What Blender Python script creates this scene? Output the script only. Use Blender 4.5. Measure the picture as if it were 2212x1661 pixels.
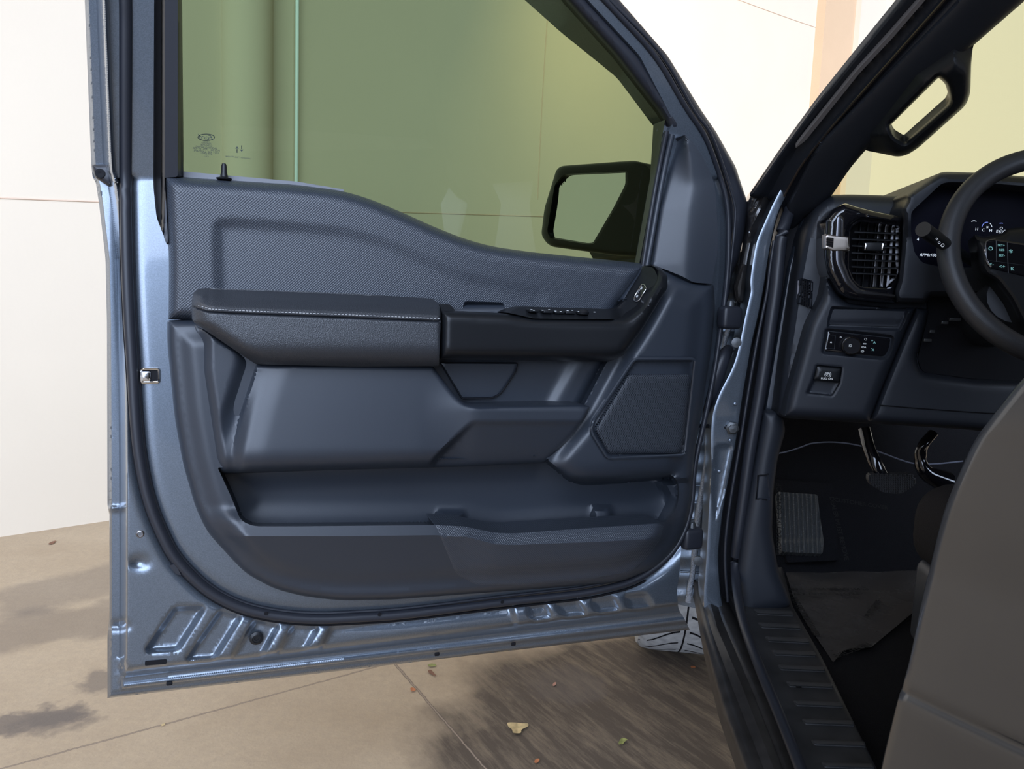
import bpy, math, random
import numpy as np
from mathutils import Vector, Matrix
from mathutils.geometry import delaunay_2d_cdt
random.seed(7)
for o in list(bpy.data.objects): bpy.data.objects.remove(o)
scn = bpy.context.scene
COL = scn.collection

# ------------------------------------------------------------------ camera
F = 1600.0; W, H = 2212.0, 1661.0
CAM = np.array([0, 0, 1.25])
_p, _r = math.radians(6.4), math.radians(2.2)
_f = np.array([0, math.cos(_p), -math.sin(_p)]); _r0 = np.array([1.0, 0, 0]); _u0 = np.cross(_r0, _f)
_rt = math.cos(_r)*_r0 + math.sin(_r)*_u0; _up = -math.sin(_r)*_r0 + math.cos(_r)*_u0
cd = bpy.data.cameras.new('camera'); cam = bpy.data.objects.new('camera', cd); COL.objects.link(cam)
cd.sensor_width = 36; cd.lens = 36*F/W; cd.clip_start = 0.02
M = Matrix(((_rt[0], _up[0], -_f[0], CAM[0]), (_rt[1], _up[1], -_f[1], CAM[1]), (_rt[2], _up[2], -_f[2], CAM[2]), (0, 0, 0, 1)))
cam.matrix_world = M; scn.camera = cam
# ------------------------------------------------------------------ world
wd = bpy.data.worlds.new('world'); scn.world = wd; wd.use_nodes = True
nt = wd.node_tree; nt.nodes.clear()
tc = nt.nodes.new('ShaderNodeTexCoord')
def wlobe(direction, lo, hi):
    dn = nt.nodes.new('ShaderNodeVectorMath'); dn.operation = 'DOT_PRODUCT'
    dn.inputs[1].default_value = Vector(direction).normalized()
    nt.links.new(tc.outputs['Generated'], dn.inputs[0])
    mr = nt.nodes.new('ShaderNodeMapRange'); mr.interpolation_type = 'SMOOTHSTEP'
    mr.inputs['From Min'].default_value = lo; mr.inputs['From Max'].default_value = hi
    nt.links.new(dn.outputs['Value'], mr.inputs['Value'])
    return mr.outputs['Result']
def wmix(fac, a, b):
    m = nt.nodes.new('ShaderNodeMix'); m.data_type = 'RGBA'
    nt.links.new(fac, m.inputs['Factor'])
    for s, x in ((m.inputs['A'], a), (m.inputs['B'], b)):
        if isinstance(x, tuple): s.default_value = (*x, 1)
        else: nt.links.new(x, s)
    return m.outputs['Result']
sky = wmix(wlobe((0.08, -0.95, 0.30), 0.70, 0.96), (0.25, 0.235, 0.22), (5.3, 6.3, 8.2))
sky = wmix(wlobe((0.0, 0.0, -1.0), 0.0, 0.2), sky, (0.25, 0.22, 0.19))
bg = nt.nodes.new('ShaderNodeBackground'); ow = nt.nodes.new('ShaderNodeOutputWorld')
nt.links.new(sky, bg.inputs[0]); nt.links.new(bg.outputs[0], ow.inputs[0]); bg.inputs[1].default_value = 1.0
def area(name, loc, target, size, power, color):
    l = bpy.data.lights.new(name, 'AREA'); l.shape = 'RECTANGLE'; l.size, l.size_y = size; l.energy = power; l.color = color
    o = bpy.data.objects.new(name, l); COL.objects.link(o); o.location = loc
    o.rotation_euler = (Vector(target)-Vector(loc)).to_track_quat('-Z', 'Y').to_euler(); return o
area('wall_fill_light', (1.6, 4.6, 3.6), (3.6, 9.0, 2.0), (2.4, 0.8), 70, (1.0, 0.74, 0.42))  # added fill lamp, out of view, warms the right-hand wall
area('wall_fill_light', (-2.2, 0.4, 3.3), (-2.9, 3.2, 1.2), (1.6, 0.8), 25, (1.0, 0.96, 0.92))  # second added fill lamp, brightens the left wall
scn.view_settings.view_transform = 'Standard'; scn.view_settings.look = 'None'
scn.view_settings.exposure = 0.0; scn.view_settings.gamma = 1.0; scn.view_settings.use_curve_mapping = False

# ------------------------------------------------------------------ geometry helpers
def ray(u, v):
    u = np.atleast_1d(np.asarray(u, float)); v = np.atleast_1d(np.asarray(v, float))
    return _f[None] + ((u-W/2)/F)[:, None]*_rt[None] - ((v-H/2)/F)[:, None]*_up[None]
def atdepth(u, v, y):
    r = ray(u, v)[0]; return CAM + r*(y/r[1])
class Frame:
    def __init__(s, o, n, up=(0, 0, 1)):
        s.o = np.array(o, float); s.n = np.array(n, float); s.n /= np.linalg.norm(s.n)
        e = np.cross(np.array(up, float), s.n); s.ex = e/np.linalg.norm(e); s.ey = np.cross(s.n, s.ex)
    def P(s, u, v, d=0.0):
        r = ray(u, v); t = (np.asarray(d, float) + s.n @ s.o - s.n @ CAM)/(r @ s.n)
        return CAM[None] + r*t[:, None]
    def p(s, u, v, d=0.0): return s.P(u, v, d)[0]
TH = math.radians(7.3); TF = np.array([math.sin(TH), math.cos(TH), 0]); TR = np.array([math.cos(TH), -math.sin(TH), 0])
DA = math.radians(70)
Dn = (math.cos(DA), -math.sin(DA), 0)
_r1 = ray(232, 1508)[0]
D = Frame(CAM + _r1*1.2, Dn)                                  # inner face of the open front door
hinge = D.p(1560, 800)
HP = Frame(hinge + TF*0.0, -TF)                               # rear-facing side of the hinge pillar
G = Frame((0, 0, 0), (0, 0, 1), up=(0, -1, 0))
def cross(y): return Frame(TF*y + TR*0.6, -TF)                # plane across the cab, y metres ahead
def level(z): return Frame((0, 0, z), (0, 0, 1), up=(0, -1, 0))
_a0 = atdepth(1640, 430, 1.52); _a1 = atdepth(2000, 0, 1.10)
AP = Frame(_a0, np.cross(TR, _a1-_a0)); 
if AP.n @ (CAM-AP.o) < 0: AP = Frame(_a0, -AP.n)              # raked plane of the windscreen pillar
_w0, _w1 = G.p(0, 1160), G.p(232, 1125)
wdir = (_w1-_w0)/np.linalg.norm(_w1-_w0)
WL = Frame(_w0, np.cross(wdir, (0, 0, 1)))
if WL.n @ (CAM-WL.o) < 0: WL = Frame(_w0, -WL.n)

LOC = {}
def empty(name, loc, parent=None):
    o = bpy.data.objects.new(name, None); COL.objects.link(o); o.empty_display_size = 0.1
    LOC[o.name] = np.array(loc, float)
    if parent: o.parent = parent; o.location = Vector(LOC[o.name]-LOC[parent.name])
    else: o.location = Vector(loc)
    return o
def mk(name, V, faces, mat, parent=None, angle=35, smooth=True):
    V = np.asarray(V, float); c = V.mean(0); c[2] = V[:, 2].min()
    me = bpy.data.meshes.new(name); me.from_pydata((V-c).tolist(), [], [list(map(int, f)) for f in faces]); me.validate(); me.update()
    if smooth:
        me.polygons.foreach_set('use_smooth', [True]*len(me.polygons)); me.set_sharp_from_angle(angle=math.radians(angle))
    me.materials.append(mat)
    o = bpy.data.objects.new(name, me); COL.objects.link(o); LOC[o.name] = c
    if parent: o.parent = parent; o.location = Vector(c-LOC[parent.name])
    else: o.location = Vector(c)
    return o
def tag(o, label=None, cat=None, group=None, kind=None):
    if label: o['label'] = label
    if cat: o['category'] = cat
    if group: o['group'] = group
    if kind: o['kind'] = kind
    return o
def fil(pts, r=12, closed=True, n=5):
    P = [np.array(p[:2], float) for p in pts]; R = [(p[2] if len(p) > 2 else r) for p in pts]; out = []; N = len(P)
    for i in range(N):
        if not closed and i in (0, N-1): out.append(P[i]); continue
        a, b, c = P[i-1], P[i], P[(i+1) % N]; la, lc = np.linalg.norm(a-b), np.linalg.norm(c-b)
        q = min(R[i], la*0.49, lc*0.49)
        if q < 0.5: out.append(b); continue
        s = b+(a-b)/la*q; e = b+(c-b)/lc*q
        for k in range(n+1):
            t = k/n; out.append((1-t)**2*s + 2*t*(1-t)*b + t*t*e)
    return np.array(out)
def dense(P, step, closed=True):
    out = []; N = len(P)
    for i in range(N if closed else N-1):
        a, b = P[i], P[(i+1) % N]; L = np.linalg.norm(b-a)
        if L < 1e-6: continue
        k = max(1, int(round(L/step)))
        for j in range(k): out.append(a+(b-a)*j/k)
    if not closed: out.append(P[-1])
    return np.array(out)
def dist(Q, P, closed=True):
    A = P if closed else P[:-1]; B = np.roll(P, -1, 0) if closed else P[1:]
    best = np.full(len(Q), 1e9)
    for a, b in zip(A, B):
        ab = b-a; L = ab@ab
        if L < 1e-9: continue
        t = np.clip(((Q-a)@ab)/L, 0, 1); d = np.linalg.norm(Q-a-t[:, None]*ab, axis=1); best = np.minimum(best, d)
    return best
def inside(Q, P):
    x, y = Q[:, 0], Q[:, 1]; c = np.zeros(len(Q), bool); j = len(P)-1
    for i in range(len(P)):
        xi, yi = P[i]; xj, yj = P[j]
        if yi != yj: c ^= ((yi > y) != (yj > y)) & (x < (xj-xi)*(y-yi)/(yj-yi)+xi)
        j = i
    return c
def sdf(Q, P): return dist(Q, P)*np.where(inside(Q, P), 1, -1)
def ss(x, a=0.0, b=1.0):
    t = np.clip((x-a)/(b-a), 0, 1); return t*t*(3-2*t)
def rnd(x, w):                                               # quarter-round edge, 0 at the edge, 1 at w
    t = np.clip(x/w, 0, 1); return np.sqrt(np.maximum(0, 1-(1-t)**2))
def lerp(x, xs, ys): return np.interp(x, xs, ys)
def relief(name, fr, out, dfn, mat, parent=None, res=9.0, back=None, holes=(), lines=(), thick=None, angle=38, offs=(3.5,), rings=(2.5, 6.0, 11.0, 17.0), hback=None):
    if not callable(dfn): dv = dfn; dfn = lambda Q: np.full(len(Q), dv)
    O = dense(np.asarray(out), res*0.8); Hs = [dense(np.asarray(h), res*0.8) for h in holes]
    pts = [O]; edges = []; n = 0
    for L in [O]+Hs:
        k = len(L); edges += [(n+i, n+(i+1) % k) for i in range(k)]; n += k
    pts += Hs
    solid = [(L, True) for L in [O]+Hs]; ringp = []
    for L, cl in lines:
        L = dense(np.asarray(L), res*0.6, cl)
        for s in (0.0,)+tuple(x for f in offs for x in (f, -f)):
            t = np.roll(L, -1, 0)-L
            if not cl: t[-1] = t[-2]
            nn = np.stack([t[:, 1], -t[:, 0]], 1); nn /= np.maximum(np.linalg.norm(nn, axis=1), 1e-9)[:, None]
            q = L+nn*s
            ok = inside(q, O)
            for h in Hs: ok &= ~inside(q, h)
            for B, c2 in solid[:1+len(Hs)]: ok &= dist(q, B) > 2.0
            pts.append(q[ok]); 
        solid.append((L, cl))
    x0, y0 = O.min(0); x1, y1 = O.max(0)
    for Lr in [O]+Hs:
        prev = 0
        for rr_ in rings:
            if rr_ > res*2.2: break
            t = np.roll(Lr, -1, 0)-np.roll(Lr, 1, 0); nn = np.stack([t[:, 1], -t[:, 0]], 1); nn /= np.maximum(np.linalg.norm(nn, axis=1), 1e-9)[:, None]
            for sg in (1, -1):
                q = Lr+nn*rr_*sg; ok = inside(q, O)
                for h in Hs: ok &= ~inside(q, h)
                ok &= np.minimum.reduce([dist(q, B) for B, c2 in solid[:1+len(Hs)]]) > rr_*0.93
                for B, c2 in solid[1+len(Hs):]: ok &= dist(q, B, c2) > 1.5
                if ok.any(): pts.append(q[ok]); ringp.append(q[ok])
    gx, gy = np.meshgrid(np.arange(x0+res/2, x1, res), np.arange(y0+res/2, y1, res)); gx = gx + (np.arange(gx.shape[0]) % 2)[:, None]*res*0.5
    g = np.stack([gx.ravel(), gy.ravel()], 1); ok = inside(g, O)
    for h in Hs: ok &= ~inside(g, h)
    g = g[ok]
    for L, cl in solid: g = g[dist(g, L, cl) > res*0.55]
    lim = max([r for r in rings if r <= res*2.2], default=0)+res*0.4
    if lim > res*0.5:
        for L in [O]+Hs: g = g[dist(g, L) > lim]
    pts.append(g)
    A = np.concatenate(pts)
    res_ = delaunay_2d_cdt([Vector(p) for p in A.tolist()], edges, [], 0, 1e-4)
    Q = np.array([tuple(v) for v in res_[0]]); T = np.array([f for f in res_[2] if len(f) == 3])
    cen = Q[T].mean(1); k = inside(cen, O)
    for h in Hs: k &= ~inside(cen, h)
    T = T[k]; used = np.unique(T); mp = -np.ones(len(Q), int); mp[used] = np.arange(len(used)); T = mp[T]; Q = Q[used]
    d = dfn(Q); V = fr.P(Q[:, 0], Q[:, 1], d)
    nrm = np.cross(V[T[:, 1]]-V[T[:, 0]], V[T[:, 2]]-V[T[:, 0]]); tocam = CAM-V[T].mean(1)
    flip = (nrm*tocam).sum(1) < 0; T[flip] = T[flip][:, ::-1]
    faces = [tuple(t) for t in T]
    if back is not None or thick:
        es = {}
        for t in T:
            for a, b in ((t[0], t[1]), (t[1], t[2]), (t[2], t[0])): es[(a, b)] = 1
        bd = [(a, b) for (a, b) in es if (b, a) not in es]; bv = sorted({a for e in bd for a in e}); ix = {a: len(V)+i for i, a in enumerate(bv)}
        bvi = np.array(bv); bb = np.full(len(bvi), float(back or 0))
        if thick: bb = d[bvi]-thick
        if hback is not None and Hs: m_ = dist(Q[bvi], O) > 3.0; bb[m_] = d[bvi][m_]+hback
        bk = V[bvi] - fr.n[None]*(d[bvi]-bb)[:, None]; V = np.concatenate([V, bk])
        faces += [(b, a, ix[a], ix[b]) for a, b in bd]
    return mk(name, V, faces, mat, parent, angle)
def frame_pts(fr, pts, d=0.0): return [fr.p(p[0], p[1], p[2] if len(p) > 2 else d) for p in pts]
def smooth3(P, k=6, closed=False):
    P = [np.array(p, float) for p in P]; out = []; N = len(P)
    for i in range(N if closed else N-1):
        p0 = P[i-1] if (closed or i > 0) else 2*P[0]-P[1]; p1 = P[i]; p2 = P[(i+1) % N]
        p3 = P[(i+2) % N] if (closed or i+2 < N) else 2*P[-1]-P[-2]
        for j in range(k):
            t = j/k; out.append(0.5*((2*p1)+(-p0+p2)*t+(2*p0-5*p1+4*p2-p3)*t*t+(-p0+3*p1-3*p2+p3)*t**3))
    if not closed: out.append(P[-1])
    return np.array(out)
def tube(name, P, r, mat, parent=None, k=6, seg=10, closed=False, flat=1.0, side=None, smooth=True):
    P = smooth3(P, k, closed) if smooth else np.array(P, float); N = len(P); V = []; Fc = []
    rr = np.full(N, r) if np.isscalar(r) else np.interp(np.linspace(0, 1, N), np.linspace(0, 1, len(r)), r)
    ref = np.array(side if side is not None else (0.13, 0.2, 0.97), float)
    for i in range(N):
        a = P[i-1] if (closed or i > 0) else P[0]; b = P[(i+1) % N] if (closed or i < N-1) else P[-1]
        t = b-a; t = t/max(np.linalg.norm(t), 1e-9); s = np.cross(t, ref)
        if np.linalg.norm(s) < 1e-3: s = np.cross(t, (1, 0, 0))
        s /= np.linalg.norm(s); q = np.cross(s, t)
        for j in range(seg):
            an = 2*math.pi*j/seg; V.append(P[i]+s*math.cos(an)*rr[i]+q*math.sin(an)*rr[i]*flat)
    for i in range(N if closed else N-1):
        for j in range(seg):
            a = i*seg+j; b = i*seg+(j+1) % seg; c = ((i+1) % N)*seg+(j+1) % seg; e = ((i+1) % N)*seg+j; Fc.append((a, b, c, e))
    if not closed: Fc.append(tuple(range(seg))[::-1]); Fc.append(tuple((N-1)*seg+j for j in range(seg)))
    return mk(name, V, Fc, mat, parent, 50)
def lathe(name, c, axis, prof, mat, parent=None, seg=28, caps=True):     # prof: (radius, height along axis)
    ax = np.array(axis, float); ax /= np.linalg.norm(ax); s = np.cross(ax, (0.1, 0.3, 0.95)); s /= np.linalg.norm(s); q = np.cross(ax, s)
    V = []; Fc = []
    for r, h in prof:
        for j in range(seg):
            an = 2*math.pi*j/seg; V.append(np.array(c)+ax*h+(s*math.cos(an)+q*math.sin(an))*max(r, 1e-5))
    for i in range(len(prof)-1):
        for j in range(seg): Fc.append((i*seg+j, i*seg+(j+1) % seg, (i+1)*seg+(j+1) % seg, (i+1)*seg+j))
    if caps: Fc.append(tuple(range(seg))[::-1]); Fc.append(tuple((len(prof)-1)*seg+j for j in range(seg)))
    return mk(name, V, Fc, mat, parent, 40)
def rbox(name, c, ax, size, r, mat, parent=None, seg=3, angle=40):   # rounded box, ax = 3 axes
    import bmesh
    bm = bmesh.new(); bmesh.ops.create_cube(bm, size=1)
    for v in bm.verts: v.co = Vector((v.co.x*size[0], v.co.y*size[1], v.co.z*size[2]))
    if r > 0: bmesh.ops.bevel(bm, geom=list(bm.edges), offset=r, segments=seg, profile=0.5, affect='EDGES')
    A = np.array(ax, float)
    V = [np.array(c)+A[0]*v.co.x+A[1]*v.co.y+A[2]*v.co.z for v in bm.verts]; bm.verts.index_update()
    Fc = [[v.index for v in f.verts] for f in bm.faces]; bm.free()
    return mk(name, V, Fc, mat, parent, angle)
def loft(name, rows, mat, parent=None, k=6, angle=40, sm=True):
    R = [smooth3(r, k) if sm else np.array(r, float) for r in rows]; n = len(R[0]); V = np.concatenate(R); Fc = []
    for i in range(len(R)-1):
        for j in range(n-1): Fc.append((i*n+j, i*n+j+1, (i+1)*n+j+1, (i+1)*n+j))
    return mk(name, V, Fc, mat, parent, angle)
def text(name, s, fr, u, v, d, size, mat, parent, rot=0.0, mirror=False, sx=1.0, italic=0.0, at=None, ex=None, ey=None):
    cu = bpy.data.curves.new(name, 'FONT'); cu.body = s; cu.size = size; cu.align_x = 'CENTER'; cu.align_y = 'CENTER'; cu.shear = italic; cu.extrude = 0.0002
    to = bpy.data.objects.new(name, cu); COL.objects.link(to); dg = bpy.context.evaluated_depsgraph_get()
    me = bpy.data.meshes.new_from_object(to.evaluated_get(dg)); bpy.data.objects.remove(to)
    c = np.array(at) if at is not None else fr.p(u, v, d); X = np.array(ex) if ex is not None else fr.ex; Y = np.array(ey) if ey is not None else fr.ey
    cr, sr = math.cos(rot), math.sin(rot); V = []
    for q in me.vertices:
        x = q.co.x*sx*(-1 if mirror else 1); y = q.co.y; V.append(c+X*(x*cr-y*sr)+Y*(x*sr+y*cr)+np.cross(X, Y)*q.co.z)
    Fc = [list(p.vertices) for p in me.polygons]
    if not V: return None
    return mk(name, V, Fc, mat, parent, smooth=False)

# ------------------------------------------------------------------ materials
def mat(name, col, rough=0.5, metal=0.0, spec=0.5, coat=0.0, bump=None, var=None, emit=None, trans=None, sheen=0):
    m = bpy.data.materials.new(name); m.use_nodes = True; t = m.node_tree; b = t.nodes['Principled BSDF']
    b.inputs['Base Color'].default_value = (*col, 1); b.inputs['Roughness'].default_value = rough; b.inputs['Metallic'].default_value = metal
    b.inputs['Specular IOR Level'].default_value = spec; b.inputs['Coat Weight'].default_value = coat; b.inputs['Coat Roughness'].default_value = 0.06
    if sheen: b.inputs['Sheen Weight'].default_value = sheen
    if emit: b.inputs['Emission Color'].default_value = (*emit[0], 1); b.inputs['Emission Strength'].default_value = emit[1]
    tcn = t.nodes.new('ShaderNodeTexCoord')
    if var:                                                    # (scale, amount)
        nz = t.nodes.new('ShaderNodeTexNoise'); nz.inputs['Scale'].default_value = var[0]; nz.inputs['Detail'].default_value = 5
        t.links.new(tcn.outputs['Object'], nz.inputs['Vector'])
        mr = t.nodes.new('ShaderNodeMapRange'); mr.inputs['From Min'].default_value = 0.3; mr.inputs['From Max'].default_value = 0.7
        mr.inputs['To Min'].default_value = 1-var[1]; mr.inputs['To Max'].default_value = 1+var[1]; t.links.new(nz.outputs['Fac'], mr.inputs['Value'])
        mx = t.nodes.new('ShaderNodeVectorMath'); mx.operation = 'SCALE'; mx.inputs[0].default_value = col; t.links.new(mr.outputs['Result'], mx.inputs['Scale'])
        t.links.new(mx.outputs['Vector'], b.inputs['Base Color'])
    if bump:                                                   # (kind, scale, distance, strength)
        kind, sc, ds, st = bump
        if kind == 'noise':
            nz = t.nodes.new('ShaderNodeTexNoise'); nz.inputs['Scale'].default_value = sc; nz.inputs['Detail'].default_value = 3; src = nz.outputs['Fac']; vec = nz.inputs['Vector']
        else:
            nz = t.nodes.new('ShaderNodeTexVoronoi'); nz.inputs['Scale'].default_value = sc; nz.inputs['Randomness'].default_value = 1.0 if kind == 'grain' else 0.12; src = nz.outputs['Distance']; vec = nz.inputs['Vector']
        mp = t.nodes.new('ShaderNodeMapping'); mp.vector_type = 'POINT'; mp.inputs['Rotation'].default_value = (0, 0, -math.pi/2+DA)
        t.links.new(tcn.outputs['Object'], mp.inputs['Vector'])
        if kind == 'weave':
            m2 = t.nodes.new('ShaderNodeMapping'); m2.inputs['Rotation'].default_value = (0, math.radians(45), 0); m2.inputs['Scale'].default_value = (1, 0.3, 1)
            t.links.new(mp.outputs[0], m2.inputs['Vector']); t.links.new(m2.outputs[0], vec)
        else: t.links.new(mp.outputs[0], vec)
        bp = t.nodes.new('ShaderNodeBump'); bp.inputs['Distance'].default_value = ds; bp.inputs['Strength'].default_value = st
        t.links.new(src, bp.inputs['Height']); t.links.new(bp.outputs[0], b.inputs['Normal'])
    return m
def glassmat(name, tint, refl=1.0):
    m = bpy.data.materials.new(name); m.use_nodes = True; t = m.node_tree; t.nodes.clear()
    tr = t.nodes.new('ShaderNodeBsdfTransparent'); tr.inputs[0].default_value = (*tint, 1)
    gl = t.nodes.new('ShaderNodeBsdfGlossy'); gl.inputs['Roughness'].default_value = 0.01; gl.inputs[0].default_value = (refl, refl, refl, 1)
    fr = t.nodes.new('ShaderNodeFresnel'); fr.inputs[0].default_value = 1.45
    mx = t.nodes.new('ShaderNodeMixShader'); o = t.nodes.new('ShaderNodeOutputMaterial')
    t.links.new(fr.outputs[0], mx.inputs[0]); t.links.new(tr.outputs[0], mx.inputs[1]); t.links.new(gl.outputs[0], mx.inputs[2]); t.links.new(mx.outputs[0], o.inputs[0]); return m
def paintmat():
    m = mat('metallic_grey_paint', (0.20, 0.235, 0.28), 0.34, 0.75, 0.5, 0.9); t = m.node_tree; b = t.nodes['Principled BSDF']
    tcn = t.nodes.new('ShaderNodeTexCoord'); v = t.nodes.new('ShaderNodeTexVoronoi'); v.inputs['Scale'].default_value = 900
    t.links.new(tcn.outputs['Object'], v.inputs['Vector'])
    mr = t.nodes.new('ShaderNodeMapRange'); mr.inputs['To Min'].default_value = 0.9; mr.inputs['To Max'].default_value = 1.15
    sp = t.nodes.new('ShaderNodeSeparateColor'); t.links.new(v.outputs['Color'], sp.inputs[0]); t.links.new(sp.outputs[0], mr.inputs['Value'])
    mx = t.nodes.new('ShaderNodeVectorMath'); mx.operation = 'SCALE'; mx.inputs[0].default_value = (0.155, 0.185, 0.225); t.links.new(mr.outputs[0], mx.inputs['Scale']); t.links.new(mx.outputs[0], b.inputs['Base Color'])
    return m
PAINT = paintmat()
SKIN = mat('smooth_grey_paint', (0.085, 0.086, 0.090), 0.3, 0.6, 0.5, 0.8)
PLAS = mat('charcoal_plastic', (0.024, 0.030, 0.041), 0.42, bump=('grain', 1400, 0.0002, 0.25), spec=0.65)
PLAD = mat('dark_dash_plastic', (0.014, 0.017, 0.024), 0.5, bump=('grain', 1400, 0.0002, 0.2), spec=0.5)
WEAV = mat('textured_trim', (0.030, 0.037, 0.050), 0.43, bump=('weave', 330, 0.0012, 0.8), spec=0.75)
LEAT = mat('black_vinyl', (0.024, 0.027, 0.033), 0.42, bump=('grain', 750, 0.0008, 0.45), spec=0.65)
BLAK = mat('satin_black_plastic', (0.010, 0.011, 0.013), 0.36, spec=0.32, bump=('grain', 1600, 0.0002, 0.2))
RUBB = mat('black_rubber', (0.018, 0.020, 0.027), 0.42)
DARK = mat('matt_black', (0.006, 0.006, 0.008), 0.7, spec=0.2)
GLOS = mat('piano_black', (0.006, 0.006, 0.008), 0.08, spec=0.6, coat=0.5)
CHRO = mat('chrome', (0.75, 0.75, 0.76), 0.08, 1.0)
SATN = mat('satin_metal', (0.30, 0.30, 0.32), 0.28, 1.0)
STEE = mat('dirty_zinc', (0.10, 0.105, 0.11), 0.4, 0.8, var=(60, 0.35))
SEAL = mat('sealant', (0.34, 0.37, 0.42), 0.35, 0.4, bump=('noise', 350, 0.004, 1.0))
MIRR = mat('mirror_silver', (0.85, 0.87, 0.86), 0.01, 1.0)
TINT = glassmat('green_tinted_glass', (0.225, 0.290, 0.180), 0.3)
WIND = glassmat('windscreen_glass', (0.70, 0.70, 0.50), 0.35)
GEDG = mat('glass_edge', (0.42, 0.60, 0.52), 0.15, spec=0.8)
THRD = mat('grey_thread', (0.42, 0.42, 0.42), 0.7)
PRNT = mat('dark_print', (0.02, 0.03, 0.03), 0.7)
WPRT = mat('white_print', (0.55, 0.58, 0.60), 0.6, emit=((0.7, 0.75, 0.8), 0.25))
LITE = mat('lit_display_white', (0.1, 0.1, 0.1), 0.6, emit=((0.75, 0.85, 1.0), 0.9))
LITB = mat('lit_display_blue', (0.02, 0.03, 0.1), 0.6, emit=((0.25, 0.35, 1.0), 0.8))
LITR = mat('lit_display_red', (0.1, 0.0, 0.0), 0.6, emit=((1.0, 0.05, 0.02), 0.9))
LITO = mat('lit_orange', (0.1, 0.02, 0.0), 0.6, emit=((1.0, 0.18, 0.02), 0.8))
CYAN = mat('lit_switch_print', (0.2, 0.4, 0.4), 0.6, emit=((0.3, 0.7, 0.7), 0.3))
CARP = mat('black_carpet', (0.012, 0.012, 0.014), 0.95, bump=('noise', 500, 0.004, 0.8), spec=0.1)
FABR = mat('black_seat_fabric', (0.022, 0.020, 0.021), 0.8, bump=('grain', 600, 0.001, 0.5), spec=0.2)
TIRE = mat('worn_tyre_rubber', (0.36, 0.36, 0.355), 0.8, var=(40, 0.2))
WALL = mat('cream_wall_paint', (0.66, 0.575, 0.46), 0.9, var=(0.9, 0.03), bump=('noise', 60, 0.002, 0.25), spec=0.1)
PEAC = mat('peach_wall_paint', (0.60, 0.42, 0.27), 0.9, var=(2, 0.03), bump=('noise', 90, 0.003, 0.5), spec=0.1)
CRAK = mat('wall_crack_line', (0.62, 0.47, 0.36), 0.95)
PIPE = mat('pale_painted_metal', (0.80, 0.92, 0.95), 0.3, spec=0.8)

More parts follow.
